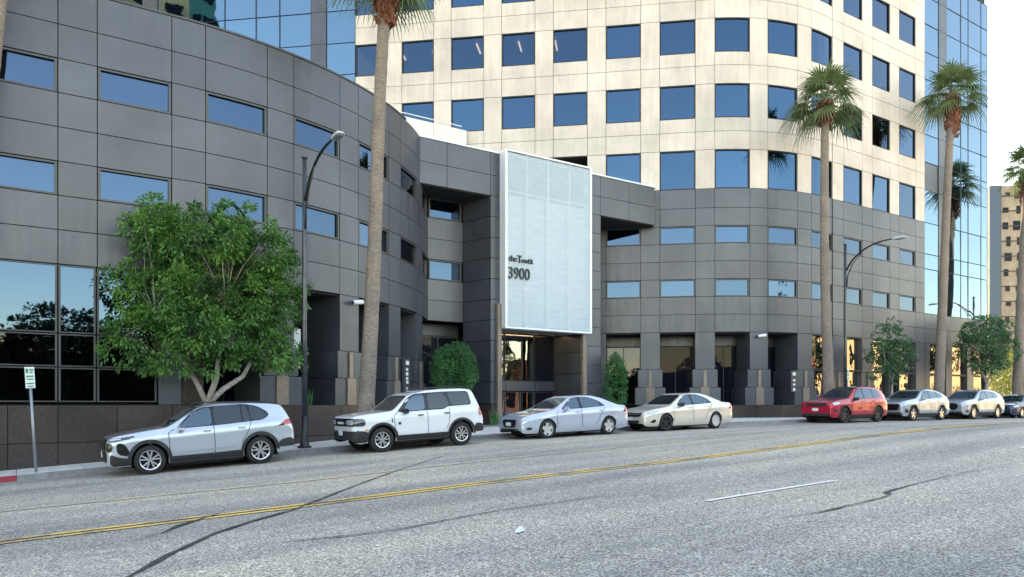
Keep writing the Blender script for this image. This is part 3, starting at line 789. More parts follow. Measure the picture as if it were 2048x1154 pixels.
def make_car(spec):
    """local frame: x from the nose (0) to the tail, y across (driver's side = -y), z up from the road"""
    L, HW = spec['L'], spec['W'] / 2; sill = spec.get('sill', .22); wx = spec['wheels']; wr = spec['wr']; ar = wr + spec.get('gap', .055)
    prof = spec['prof']                                       # (x, ztop, zshoulder, zbottom, width factor)
    paint = PAINT[spec['paint']]
    root = thing('parked_car', spec['label'], spec['cat'])
    xs = sorted(set([round(i*.04, 3) for i in range(int(L/.04) + 1)] + [0, .015, L - .015, L] + [round(w + ar*math.cos(a), 3) for w in wx for a in (0, .2, .45, PI-.45, PI-.2, PI)]))
    rings = []
    for x in xs:
        zt, zs, zb, wf = (csmooth(prof, x, k, .05 if 0.1 < x < L-.1 else .0) for k in (1, 2, 3, 4))
        hw = HW * wf; zs = min(zs, zt - .02)
        b = zb
        for w in wx:
            if abs(x - w) < ar: b = max(b, wr + math.sqrt(ar*ar - (x-w)**2))
        b = min(b, zs - .06)
        h = zt - zs; pts = []
        for i in range(9):
            z = b + (zs - b) * i / 8; t = max(0, min(1, (z - sill) / (zs - sill))); pts.append((hw*iside(t), z))
        tb = spec.get('tumble', .33); gw = hw * .93
        cab = min(1, h / .35)
        for fz, fy in ((.06, .0), (.3, .22), (.58, .5), (.82, .75), (.92, .87), (.97, 1.0)): pts.append((max(.25*hw, gw - tb*h*fy - (.02 if fz > .9 else 0)), zs + h*fz))
        top = pts[-1][0]
        for fy, fz in ((.86, .985), (.6, .993), (.3, .998), (0, 1.0)): pts.append((top*fy, zs + h*fz))
        rings.append([(x, -y, z) for y, z in pts] + [(x, y, z) for y, z in pts[-2::-1]])
    n = len(rings[0]); mb = MB(); mb.add([p for r in rings for p in r], [(i*n+k, i*n+k+1, (i+1)*n+k+1, (i+1)*n+k) for i in range(len(rings)-1) for k in range(n-1)])
    mb.f.append(tuple(range(n))[::-1]); mb.f.append(tuple((len(rings)-1)*n + k for k in range(n)))
    me = mb.mesh('body', True)
    bmm = bmesh.new(); bmm.from_mesh(me); bmesh.ops.recalc_face_normals(bmm, faces=bmm.faces)
    bvh = BVHTree.FromBMesh(bmm); bmm.to_mesh(me); bmm.free()
    for p_ in me.polygons:
        if len(p_.vertices) > 4: p_.use_smooth = False
    body = obj('body', me, paint, root)
    def patch(name, poly, plane, mat, parent=root, off=.005, smooth=1, seg=.08, keep=0, **tg):
        """polygon wrapped onto the body: plane 'L'/'R' = (x,z) seen from a side, 'F'/'B' = (y,z) from front/back, 'T' = (x,y) from above"""
        if smooth: poly = chaikin(poly, smooth)
        bm = bmesh.new(); vs = [bm.verts.new((a, b, 0)) for a, b in poly]; bm.faces.new(vs)
        bmesh.ops.triangulate(bm, faces=bm.faces)
        for _ in range(5):
            lo = [e for e in bm.edges if e.calc_length() > seg]
            if not lo: break
            bmesh.ops.subdivide_edges(bm, edges=lo, cuts=1); bmesh.ops.triangulate(bm, faces=[f for f in bm.faces if len(f.verts) > 3])
        for v in bm.verts:
            a, b = v.co.x, v.co.y
            o_, d_ = {'L': ((a, -3, b), (0, 1, 0)), 'R': ((a, 3, b), (0, -1, 0)), 'F': ((-2, a, b), (1, 0, 0)), 'B': ((L + 2, a, b), (-1, 0, 0)), 'T': ((a, b, 4), (0, 0, -1)),
                      'W': ((-2, a, b + .9), Vector((1, 0, -.45)).normalized())}[plane]
            hit = bvh.ray_cast(Vector(o_), Vector(d_))
            if hit[0] is None or (plane in 'LR' and abs(hit[0].y) < HW*.5) or (plane in 'LR' and hit[0].y * (-1 if plane == 'L' else 1) < 0):
                q = Vector(o_) + Vector(d_) * (2.1 if plane in 'LR' else 2.5); hit = bvh.find_nearest(q)
            nrm = hit[1]
            if nrm.dot(Vector(d_)) > 0: nrm = -nrm
            v.co = hit[0] + nrm * off * .6 - Vector(d_) * off
        bmesh.ops.recalc_face_normals(bm, faces=bm.faces)
        m2 = bpy.data.meshes.new(name); bm.to_mesh(m2); bm.free()
        m2.polygons.foreach_set('use_smooth', [True]*len(m2.polygons))
        return obj(name, m2, mat, parent, **tg)
    def strip(pts, w):
        """polyline -> thin polygon"""
        a, b = [], []
        for i, p in enumerate(pts):
            q0, q1 = pts[max(0, i-1)], pts[min(len(pts)-1, i+1)]; d = Vector((q1[0]-q0[0], q1[1]-q0[1])).normalized()
            a.append((p[0] - d.y*w/2, p[1] + d.x*w/2)); b.append((p[0] + d.y*w/2, p[1] - d.x*w/2))
        return a + b[::-1]
    for S in ('L', 'R'):
        sg = -1 if S == 'L' else 1
        if spec.get('dlo'): patch('window_surround', spec['dlo'], S, M['c_grille'], off=.003)
        for w_ in spec['side']: patch('side_window', w_, S, M['c_glassside'] if w_ is spec['side'][0] or spec.get('clear') else M['c_glass'], off=.008)
        for sm in spec['seams']: patch('door_gap', strip(sm, .014), S, M['c_seam'], smooth=0, off=.004)
        for hx, hz in spec['handles']:
            MB().box(hx - .09, hx + .09, -.018, .018, hz - .012, hz + .018).build('door_handle', M['c_black'] if spec.get('blackhandle') else paint, root, loc=(0, sg*(HW*.995 + .01), 0))
        # mirrors
        mx, mz = spec['mirror']; mbx = MB()
        for i in range(5):
            pass
        prof_m = [(0, .55), (.05, .9), (.12, 1), (.2, .93), (.24, .6)]
        ring_m = []
        for yy, f in prof_m:
            ring_m.append([(mx + .085*f*math.cos(a), sg*(HW*.90 + yy), mz + .082*f*math.sin(a)) for a in [2*PI*k/10 for k in range(10)]])
        mbx.add([p for r in ring_m for p in r], [(i*10+k, i*10+(k+1) % 10, (i+1)*10+(k+1) % 10, (i+1)*10+k) for i in range(4) for k in range(10)] + [tuple(range(10)), tuple(40+k for k in range(10))[::-1]])
        mo = mbx.build('mirror', M['c_black'] if spec.get('blackmirror') else paint, root, smooth=True)
        MB().tube([(mx - .01, sg*HW*.88, mz - .08), (mx - .01, sg*HW*.99, mz - .05)], .03, 8).build('mirror_stalk', M['c_black'], mo)
        if spec.get('clad'):
            cw = spec['clad']
            for w in wx:
                n_ = 18; o_ = [(w + (ar + cw)*math.cos(PI*k/n_), wr + (ar + cw)*math.sin(PI*k/n_)) for k in range(n_+1)]
                o_ = [(max(.1, min(L - .1, x)), max(z, sill + .02)) for x, z in o_]
                i_ = [(w + (ar + .004)*math.cos(PI*k/n_), max(sill + .02, wr + (ar + .004)*math.sin(PI*k/n_))) for k in range(n_, -1, -1)]
                patch('arch_trim', o_ + i_, S, M['c_black'], smooth=0, off=.016, seg=.12)
            sx0, sx1 = wx[0] + ar + .02, wx[1] - ar - .02
            patch('sill_trim', [(sx0, sill + .01), (sx1, sill + .01), (sx1, sill + spec.get('sillh', .16)), (sx0, sill + spec.get('sillh', .16))], S, M['c_black'], smooth=0, off=.014)
        for c_ in spec.get('sidetrim', []): patch(c_[0], c_[1], S, M[c_[2]] if c_[2] in M else PAINT[c_[2]], off=.01)
        # wheels
        for iw, w in enumerate(wx):
            y0 = sg * (HW - .255); y1 = sg * (HW - .02)
            cs = [(0, wr*.66), (.0, wr*.90), (.02, wr*.975), (.05, wr), (.19, wr), (.22, wr*.975), (.238, wr*.90), (.238, wr*.68)]
            nseg = 36; vs = []
            for t_, r_ in cs:
                for k in range(nseg): a = 2*PI*k/nseg; vs.append((r_*math.cos(a), sg*(t_ - .238), r_*math.sin(a)))
            fs = [(i*nseg+k, i*nseg+(k+1) % nseg, (i+1)*nseg+(k+1) % nseg, (i+1)*nseg+k) for i in range(len(cs)-1) for k in range(nseg)]
            wo = MB().add(vs, fs).build('wheel', M['c_tyre'], root, True, loc=(w, y1, wr))
            rs = spec['rim'][iw] if isinstance(spec['rim'], list) else spec['rim']
            rr = wr * spec.get('rimf', .69); rm = MB(); k0 = 32
            for (ra, rb_, ya, yb) in ((rr, rr*.90, -.012, -.02), (rr*.90, rr*.86, -.02, -.10)):
                vs = [(q*math.cos(2*PI*k/k0), sg*yy, q*math.sin(2*PI*k/k0)) for q, yy in ((ra, ya), (rb_, yb)) for k in range(k0)]
                rm.add(vs, [(k, (k+1) % k0, k0 + (k+1) % k0, k0 + k) for k in range(k0)])
            ns, sw, split = rs[0], rs[1], rs[2]
            for j in range(ns):
                for dl in ((-split, split) if split else (0,)):
                    a = 2*PI*j/ns + PI/2
                    def P(r_, off_, yy): 
                        aa = a + dl * min(1, r_/rr*1.25); return (r_*math.cos(aa) - off_*math.sin(aa), sg*yy, r_*math.sin(aa) + off_*math.cos(aa))
                    rm.add([P(rr*.12, -sw*.7, -.03), P(rr*.12, sw*.7, -.03), P(rr*.90, sw*.55*rs[4], -.022), P(rr*.90, -sw*.55*rs[4], -.022),
                            P(rr*.12, -sw*.7, -.07), P(rr*.12, sw*.7, -.07), P(rr*.90, sw*.55*rs[4], -.06), P(rr*.90, -sw*.55*rs[4], -.06)],
                           [(0,1,2,3), (0,3,7,4), (1,5,6,2), (0,4,5,1)])
            vs = [(rr*.17*math.cos(2*PI*k/16), sg*-.022, rr*.17*math.sin(2*PI*k/16)) for k in range(16)]
            rm.add(vs, [tuple(range(16))])
            rm.build('rim', M[rs[3]], wo)
            MB().add([(rr*.98*math.cos(2*PI*k/24), sg*-.10, rr*.98*math.sin(2*PI*k/24)) for k in range(24)], [tuple(range(24))]).build('shade_disc', M['c_under'], wo)  # near-black disc paints the shade seen between the spokes
            # wheel-well liner
            vs = [(w + (ar + .012)*math.cos(PI*k/14), yy, wr + (ar + .012)*math.sin(PI*k/14)) for yy in (sg*(HW - .42), sg*(HW*.93)) for k in range(15)]
            MB().add(vs, [(k, k+1, 16+k, 15+k) for k in range(14)]).build('wheel_liner', M['c_under'], root)
    xb0, xb1 = .35, L - .4
    MB().box(xb0, xb1, -HW + .46, HW - .46, sill - .06, .62).box(wx[0] + ar + .03, wx[1] - ar - .03, -HW + .10, HW - .10, sill - .05, .45).build('underbody', M['c_under'], root)
    for nm, poly, pl, mt, off in spec['patches']:
        both = nm.startswith('*'); nm = nm.lstrip('*')
        mt_ = M[mt] if mt in M else PAINT[mt]
        patch(nm, poly, pl, mt_, off=off)
        if both:
            if pl in 'FBW': patch(nm, [(-a, b) for a, b in poly], pl, mt_, off=off)
            elif pl == 'L': patch(nm, poly, 'R', mt_, off=off)
    for hx in spec.get('hood', ()): pass
    if spec.get('rails'):
        x0, x1, z0, z1 = spec['rails']
        for sg in (-1, 1): MB().tube([(x0, sg*HW*.68, z0 - .06), (x0 + .12, sg*HW*.68, z0), ((x0+x1)/2, sg*HW*.68, (z0+z1)/2 + .01), (x1 - .12, sg*HW*.67, z1), (x1, sg*HW*.67, z1 - .06)], .018, 6).build('roof_rail', M['c_black'] if spec.get('blackrail', 1) else M['c_chrome'], root)
    if spec.get('badge'):
        bx, bz, bt = spec['badge']
        tm = obj('grille_lettering', text_mesh(bt, .085, .008, 1.25, .003, 'CENTER'), M['c_plate'], root, (bx, 0, bz)); tm.rotation_euler = (0, 0, R(-90))
    return root
def place(root, xf, yc, L):
    """xf = nose position along the street, car centred on yc; it stands on the sloping road"""
    zf, zr = road_z(xf + .9, yc - .5), road_z(xf + L - 1.0, yc - .5)
    pitch = -math.atan2(zr - zf, L - 1.9)
    root.location = (xf, yc, zf - .9*math.tan(-pitch) * 1.0)
    root.rotation_euler = (0, pitch, 0)

YS = 20.42                                                     # street-side flank of the parked cars
# --- silver compact SUV
L = 4.60
make = dict(L=L, W=1.86, sill=.24, wheels=(.93, 3.62), wr=.365, gap=.06, paint='silver', cat='suv', tumble=.40,
  label='silver SUV with black arch trim parked in front of the bright green tree',
  prof=[(0, .80, .74, .36, .74), (.03, .90, .82, .30, .82), (.10, .965, .88, .26, .89), (.25, 1.005, .93, .24, .95), (.5, 1.04, .97, .24, .985), (.95, 1.095, 1.0, .24, 1.0), (1.30, 1.13, 1.03, .24, 1.0),
        (1.42, 1.17, 1.035, .24, 1.0), (2.12, 1.585, 1.06, .24, 1.0), (2.35, 1.65, 1.07, .24, 1.0), (2.8, 1.685, 1.085, .24, 1.0), (3.4, 1.672, 1.11, .24, 1.0), (3.9, 1.62, 1.14, .25, .995), (4.22, 1.575, 1.16, .27, .98),
        (4.33, 1.50, 1.16, .30, .96), (4.46, 1.22, 1.10, .34, .93), (4.54, 1.04, .98, .38, .90), (4.58, .92, .86, .40, .84), (4.60, .80, .74, .44, .74)],
  dlo=[(1.56, 1.095), (2.6, 1.115), (3.72, 1.175), (3.92, 1.29), (3.86, 1.40), (3.62, 1.555), (3.3, 1.625), (2.5, 1.61), (2.2, 1.585), (1.94, 1.46)], side=[[(1.62, 1.115), (2.44, 1.13), (2.44, 1.575), (2.25, 1.565), (2.0, 1.45)], [(2.50, 1.13), (3.18, 1.15), (3.18, 1.605), (2.50, 1.59)], [(3.22, 1.155), (3.42, 1.165), (3.32, 1.60), (3.22, 1.605)], [(3.44, 1.17), (3.72, 1.20), (3.86, 1.28), (3.80, 1.38), (3.62, 1.52), (3.40, 1.59)]],
  seams=[[(1.40, .42), (1.38, 1.0), (1.52, 1.09)], [(2.47, .40), (2.47, 1.12)], [(3.14, .62), (3.30, .85), (3.42, 1.15)], [(1.42, .40), (2.46, .40), (3.1, .42)]],
  handles=[(2.30, .985), (3.16, 1.01)], mirror=(1.68, 1.10), clad=.085, sillh=.17, rim=(5, .030, .24, 'c_rim', 1.3), rails=(2.2, 3.9, 1.71, 1.65),
  sidetrim=[('door_moulding', [(1.5, .48), (3.0, .50), (3.0, .56), (1.5, .50)], 'grey')],
  patches=[('windscreen', [(-.72, 1.15), (.72, 1.15), (.56, 1.60), (-.56, 1.60)], 'F', 'c_glass', .006), ('rear_window', [(-.62, 1.20), (.62, 1.20), (.5, 1.50), (-.5, 1.50)], 'B', 'c_glass', .006),
    ('grille', [(-.50, .66), (.50, .66), (.62, .90), (.36, .94), (-.36, .94), (-.62, .90)], 'F', 'c_grille', .012), ('lower_bumper', [(-.62, .32), (.62, .32), (.58, .50), (.36, .62), (-.36, .62), (-.58, .50)], 'F', 'c_black', .012),
    ('number_plate', [(-.16, .47), (.16, .47), (.16, .62), (-.16, .62)], 'F', 'c_plate', .03),
    ('*headlight', [(.04, .86), (.45, .92), (.66, .985), (.36, .965), (.08, .94)], 'L', 'c_lampd', .012), ('*headlight_lens', [(.08, .895), (.30, .915), (.34, .945), (.10, .93)], 'L', 'c_lamp', .018), ('*fog_lamp', [(.22, .56), (.42, .50), (.50, .56), (.40, .78), (.28, .84), (.20, .80)], 'L', 'c_grille', .012), ('*nose_trim', [(.0, .62), (.10, .64), (.13, .80), (.02, .86)], 'L', 'c_grille', .012),
    ('*bumper_corner', [(.06, .27), (.56, .27), (.52, .42), (.20, .50), (.06, .58)], 'L', 'c_black', .014),
    ('*taillight', [(4.14, .99), (4.56, 1.03), (4.52, 1.16), (4.33, 1.15)], 'L', 'c_red', .012), ('*taillight_dark', [(4.06, .99), (4.30, .995), (4.28, 1.05)], 'L', 'c_grille', .016),
    ('*rear_bumper', [(4.08, .42), (4.58, .42), (4.58, .58), (4.42, .66), (4.14, .60)], 'L', 'c_black', .014), ('spoiler', [(3.95, -.5), (4.30, -.5), (4.30, .5), (3.95, .5)], 'T', 'silver', .03)])
c1 = make_car(make); place(c1, 1.86, YS + .93, L)
# --- white boxy SUV
L = 4.39
make = dict(L=L, W=1.89, sill=.30, wheels=(.86, 3.53), wr=.37, gap=.07, paint='white', cat='suv', tumble=.22, blackmirror=1, blackhandle=1,
  label='white boxy SUV with black grille and black lower body',
  prof=[(0, .98, .90, .40, .72), (.02, 1.04, .96, .36, .80), (.07, 1.075, 1.00, .30, .88), (.2, 1.10, 1.03, .28, .95), (.5, 1.135, 1.06, .30, .99), (1.0, 1.17, 1.08, .30, 1.0), (1.22, 1.185, 1.09, .30, 1.0),
        (1.30, 1.21, 1.10, .30, 1.0), (1.82, 1.63, 1.12, .30, 1.0), (2.0, 1.70, 1.12, .30, 1.0), (2.35, 1.745, 1.13, .30, 1.0), (2.42, 1.775, 1.13, .30, 1.0), (3.0, 1.80, 1.15, .30, 1.0), (3.6, 1.795, 1.20, .30, 1.0), (3.95, 1.765, 1.21, .30, .99),
        (4.06, 1.70, 1.21, .32, .98), (4.22, 1.27, 1.17, .36, .96), (4.30, 1.10, 1.03, .40, .94), (4.36, .98, .92, .42, .90), (4.39, .86, .80, .46, .82)],
  dlo=[(1.36, 1.15), (2.95, 1.17), (3.1, 1.25), (3.95, 1.27), (3.86, 1.70), (3.0, 1.71), (2.0, 1.68), (1.76, 1.56)],
  side=[[(1.56, 1.175), (2.30, 1.185), (2.30, 1.655), (2.02, 1.645), (1.84, 1.55)], [(2.42, 1.19), (2.98, 1.20), (3.16, 1.30), (2.98, 1.675), (2.42, 1.665)], [(3.22, 1.28), (3.90, 1.30), (3.80, 1.68), (3.10, 1.68)]],
  seams=[[(1.28, .50), (1.25, 1.05), (1.38, 1.15)], [(2.36, .46), (2.36, 1.16)], [(3.00, .58), (3.10, .8), (3.14, 1.2)]],
  handles=[(2.12, 1.03), (3.02, 1.05)], mirror=(1.62, 1.17), clad=.07, sillh=.17, rim=(5, .030, .26, 'c_rim', 1.2), rimf=.64, rails=(2.4, 4.0, 1.84, 1.83),
  sidetrim=[('fender_vent', [(1.17, .86), (1.20, .84), (1.19, 1.0), (1.16, 1.0)], 'c_black'), ('badge', [(1.38, .78), (1.46, .78), (1.46, .86), (1.38, .86)], 'c_black')],
  patches=[('windscreen', [(-.74, 1.20), (.74, 1.20), (.62, 1.63), (-.62, 1.63)], 'F', 'c_glass', .006), ('rear_window', [(-.62, 1.25), (.62, 1.25), (.55, 1.62), (-.55, 1.62)], 'B', 'c_glass', .006),
    ('grille', [(-.86, .80), (.86, .80), (.86, 1.0), (.70, 1.025), (-.70, 1.025), (-.86, 1.0)], 'F', 'c_grille', .014), ('lower_bumper', [(-.84, .30), (.84, .30), (.88, .66), (-.88, .66)], 'F', 'c_black', .018),
    ('number_plate', [(-.17, .53), (.17, .53), (.17, .69), (-.17, .69)], 'F', 'c_plate', .045),
    ('*headlight', [(.42, .84), (.80, .84), (.80, .98), (.42, .98)], 'F', 'c_lamp', .026), ('*headlight_corner', [(.03, .80), (.34, .80), (.34, 1.01), (.03, 1.02)], 'L', 'c_lampd', .016),
    ('*bumper_corner', [(.04, .32), (.42, .32), (.40, .50), (.40, .64), (.04, .68)], 'L', 'c_black', .018), ('*side_marker', [(.32, .66), (.42, .66), (.42, .70), (.32, .70)], 'L', 'c_amber', .022),
    ('*taillight', [(4.18, .92), (4.34, .92), (4.26, 1.16), (4.18, 1.16)], 'L', 'c_red', .012), ('*rear_bumper', [(3.98, .42), (4.37, .42), (4.36, .62), (4.2, .68), (4.02, .68)], 'L', 'c_black', .016)],
  badge=(-.055, .868, 'BRONCO'))
c2 = make_car(make); place(c2, 8.12, YS + .945, L)
# --- sedans
def sedan(paint, label, L, W, wheels, wr, rim, H=1.44, **k):
    f = H / 1.44
    q = lambda z: z if z < .95 else .95 + (z - .95) * (H - .95) / (1.44 - .95)
    x1, x2 = wheels[0], wheels[1]
    pr = [(0, .60, .54, .30, .70), (.03, .68, .60, .24, .78), (.10, .74, .67, .20, .86), (.3, .80, .74, .19, .94), (.6, .86, .80, .19, .98), (x1, .90, .84, .19, 1.0), (1.25, .955, .88, .19, 1.0), (1.36, .985, .895, .19, 1.0),
          (2.05, q(1.35), .92, .19, 1.0), (2.3, q(1.415), .93, .19, 1.0), (2.65, q(1.44), .94, .19, 1.0), (3.1, q(1.425), .955, .19, 1.0), (3.5, q(1.33), .97, .19, 1.0), (4.0, q(1.13), .985, .19, .99), (4.2, 1.055, .985, .20, .98), (L - .22, 1.03, .98, .24, .95), (L - .12, 1.0, .95, .27, .92), (L - .04, .86, .80, .30, .86), (L, .72, .66, .36, .76)]
    return dict(L=L, W=W, sill=.20, wheels=wheels, wr=wr, gap=.035, paint=paint, cat='sedan', tumble=.52, label=label, prof=pr, clear=1,
      dlo=[(1.57, .968), (2.5, .985), (3.56, 1.035), (3.36, q(1.175)), (3.12, q(1.29)), (2.85, q(1.365)), (2.43, q(1.378)), (2.17, q(1.35)), (1.92, q(1.235))], side=[[(1.62, .985), (2.38, 1.00), (2.38, q(1.35)), (2.20, q(1.33)), (1.95, q(1.22))], [(2.48, 1.005), (3.32, 1.03), (3.26, q(1.16)), (3.10, q(1.27)), (2.85, q(1.345)), (2.48, q(1.36))], [(3.36, 1.035), (3.52, 1.05), (3.30, q(1.16))]],
      seams=[[(1.36, .36), (1.34, .8), (1.46, .95)], [(2.43, .34), (2.43, .98)], [(3.05, .40), (3.30, .75), (3.50, 1.0)]],
      handles=[(2.26, .86), (3.30, .885)], mirror=(1.74, .99), rim=rim, rimf=k.get('rimf', .72), blackmirror=k.get('bm'),
      patches=[('windscreen', [(-.68, 1.0), (.68, 1.0), (.54, q(1.36)), (-.54, q(1.36))], 'F', 'c_glass', .006), ('rear_window', [(3.45, -.45), (4.05, -.60), (4.05, .60), (3.45, .45)], 'T', 'c_glass', .006)] + k['patches'])
L = 4.70
s_ = sedan('blue', 'pale blue-silver sedan with five-spoke wheels, parked just in front of the entrance', L, 1.84, (.95, 3.66), .325, (5, .105, 0, 'c_cover', 1.0), 1.44, patches=[
    ('grille', [(-.34, .40), (.34, .40), (.42, .66), (-.42, .66)], 'F', 'c_grille', .014), ('grille_bar', [(-.40, .62), (.40, .62), (.38, .67), (-.38, .67)], 'F', 'c_chrome', .02),
    ('lower_intake', [(-.60, .26), (.60, .26), (.52, .36), (-.52, .36)], 'F', 'c_black', .014), ('number_plate', [(-.17, .45), (.17, .45), (.17, .58), (-.17, .58)], 'F', 'c_plate', .035),
    ('*headlight', [(.10, .62), (.34, .66), (.72, .80), (.46, .80), (.16, .735)], 'L', 'c_lamp', .012), ('*fog_lamp', [(.12, .33), (.28, .31), (.34, .39), (.16, .42)], 'L', 'c_black', .012),
    ('*taillight', [(4.36, .80), (4.66, .80), (4.60, .97), (4.46, .96)], 'L', 'c_red', .010)])
c3 = make_car(s_); place(c3, 14.02, YS + .92, L)
L = 4.84
s_ = sedan('champ', 'champagne-white sedan with one black front wheel, parked fourth from the left', L, 1.83, (.97, 3.70), .33, [(5, .035, .24, 'c_rimdark', 1.2), (6, .115, 0, 'c_cover', 1.25)], 1.45, bm=1, patches=[
    ('grille', [(-.52, .56), (.52, .56), (.56, .74), (-.56, .74)], 'F', 'c_grille', .014), ('grille_bar', [(-.54, .64), (.54, .64), (.54, .665), (-.54, .665)], 'F', 'c_chrome', .022), ('grille_bar', [(-.54, .70), (.54, .70), (.54, .72), (-.54, .72)], 'F', 'c_chrome', .022),
    ('lower_intake', [(-.42, .30), (.42, .30), (.46, .42), (-.46, .42)], 'F', 'c_black', .014), ('number_plate', [(-.17, .42), (.17, .42), (.17, .55), (-.17, .55)], 'F', 'c_plate', .035),
    ('*headlight', [(.08, .62), (.40, .68), (.66, .79), (.40, .78), (.12, .74)], 'L', 'c_lamp', .012), ('*fog_lamp', [(.16, .34), (.42, .33), (.42, .47), (.28, .43)], 'L', 'c_grille', .012),
    ('*taillight', [(4.50, .78), (4.80, .78), (4.74, .96), (4.60, .95)], 'L', 'c_red', .010)])
c4 = make_car(s_); place(c4, 19.55, YS + .915, L)
# --- far SUVs
def suv(paint, label, L, W, H, wheels, wr, rim, slope=0., patches=(), **k):
    q = lambda z: z if z < 1.1 else 1.1 + (z - 1.1) * (H - 1.1) / .6
    pr = [(0, .82, .76, .34, .78), (.03, .90, .84, .29, .84), (.10, .97, .90, .26, .90), (.3, 1.02, .95, .24, .96), (.6, 1.06, .98, .24, .98), (1.0, 1.10, 1.01, .24, 1.0), (1.30, 1.13, 1.04, .24, 1.0),
          (1.40, 1.17, 1.05, .24, 1.0), (2.05, q(1.56), 1.07, .24, 1.0), (2.3, q(1.65), 1.08, .24, 1.0), (2.7, q(1.70), 1.09, .24, 1.0), (3.2, q(1.69 - slope*.3), 1.11, .24, 1.0), (3.7, q(1.65 - slope), 1.13, .25, .995), (4.05, q(1.58 - slope*1.7), 1.15 if slope < .05 else 1.12, .27, .98),
          (L - .34, q(1.47 - slope*1.9), 1.13, .30, .96), (L - .18, 1.20, 1.10, .34, .93), (L - .08, 1.02, .96, .38, .90), (L - .03, .92, .86, .40, .84), (L, .80, .74, .44, .74)]
    return dict(L=L, W=W, sill=.24, wheels=wheels, wr=wr, gap=.05, paint=paint, cat='suv', tumble=.38, label=label, prof=pr, clear=1, dlo=[(1.57, 1.115), (2.5, 1.13), (3.9, 1.22), (3.76, q(1.52 - slope)), (3.26, q(1.605 - slope*.6)), (2.46, q(1.615)), (2.18, q(1.585)), (1.94, q(1.45))],
      side=[[(1.62, 1.13), (2.42, 1.14), (2.42, q(1.58)), (2.22, q(1.57)), (1.98, q(1.44))], [(2.50, 1.145), (3.24, 1.17), (3.20, q(1.60 - slope*.5)), (2.50, q(1.60))], [(3.30, 1.175), (3.86, 1.22), (3.72, q(1.50 - slope)), (3.26, q(1.59 - slope*.6))]],
      seams=[[(1.38, .42), (1.36, 1.0), (1.50, 1.09)], [(2.46, .40), (2.46, 1.13)], [(3.12, .60), (3.28, .85), (3.36, 1.15)]],
      handles=[(2.28, 1.0), (3.14, 1.02)], mirror=(1.70, 1.12), rim=rim, rimf=.72, rails=k.get('rails'), blackmirror=k.get('bm'), clad=k.get('clad', .05), sillh=.14,
      patches=[('windscreen', [(-.72, 1.15), (.72, 1.15), (.58, q(1.58)), (-.58, q(1.58))], 'F', 'c_glass', .006), ('rear_window', [(-.6, 1.2), (.6, 1.2), (.5, q(1.42)), (-.5, q(1.42))], 'B', 'c_glass', .006)] + list(patches))
L = 4.60
c5 = make_car(suv('red', 'dark red SUV with black roof and dark wheels, parked below the middle palm', L, 1.90, 1.72, (.88, 3.62), .37, (5, .06, .18, 'c_rimdark', 1.1), bm=1, patches=[
    ('roof_panel', [(2.12, -.56), (3.9, -.58), (3.9, .58), (2.12, .56)], 'T', 'c_grille', .006),
    ('grille', [(-.50, .80), (.50, .80), (.56, .92), (-.56, .92)], 'F', 'c_grille', .014), ('lower_bumper', [(-.80, .30), (.80, .30), (.70, .46), (-.70, .46)], 'F', 'c_black', .014), ('number_plate', [(-.17, .56), (.17, .56), (.17, .70), (-.17, .70)], 'F', 'c_plate', .03),
    ('*headlight', [(.08, .84), (.36, .87), (.55, .95), (.30, .97), (.10, .94)], 'L', 'c_lamp', .012), ('*fog_lamp', [(.14, .52), (.34, .52), (.34, .62), (.14, .66)], 'L', 'c_black', .012), ('*taillight', [(4.30, .98), (4.56, .98), (4.50, 1.10), (4.34, 1.10)], 'L', 'c_red', .01)]))
place(c5, 31.1, YS + .95, L)
c6 = make_car(suv('grey', 'grey-blue SUV with sloping roof and large dark grille behind the red one', L, 1.87, 1.63, (.87, 3.63), .365, (5, .07, 0, 'c_rim', 1.7), slope=.10, patches=[
    ('grille', [(-.60, .55), (.60, .55), (.66, .86), (-.66, .86)], 'F', 'c_grille', .014), ('lower_bumper', [(-.80, .30), (.80, .30), (.74, .44), (-.74, .44)], 'F', 'c_black', .014),
    ('*headlight', [(.08, .84), (.36, .88), (.58, .96), (.30, .955), (.10, .92)], 'L', 'c_lamp', .012), ('*fog_lamp', [(.12, .44), (.36, .40), (.36, .56), (.18, .66)], 'L', 'c_black', .012), ('*taillight', [(4.30, .98), (4.56, .98), (4.50, 1.08), (4.30, 1.07)], 'L', 'c_red', .01)]))
place(c6, 37.0, YS + .935, L)
L = 4.74
c7 = make_car(suv('slate', 'slate silver SUV with bright turbine wheels, parked before the bushy tree on the right', L, 1.90, 1.66, (.95, 3.70), .37, (9, .05, 0, 'c_rim', 1.2), slope=.03, patches=[
    ('grille', [(-.42, .52), (.42, .52), (.56, .74), (.42, .88), (-.42, .88), (-.56, .74)], 'F', 'c_grille', .014), ('lower_bumper', [(-.80, .30), (.80, .30), (.70, .42), (-.70, .42)], 'F', 'c_black', .014), ('number_plate', [(-.17, .44), (.17, .44), (.17, .58), (-.17, .58)], 'F', 'c_plate', .03),
    ('*headlight', [(.08, .82), (.36, .86), (.62, .96), (.30, .955), (.10, .92)], 'L', 'c_lamp', .012), ('*fog_lamp', [(.14, .40), (.34, .38), (.34, .50), (.18, .52)], 'L', 'c_black', .012), ('*taillight', [(4.42, .96), (4.70, .96), (4.62, 1.08), (4.44, 1.07)], 'L', 'c_red', .01)]))
place(c7, 43.1, YS + .95, L)
L = 4.70
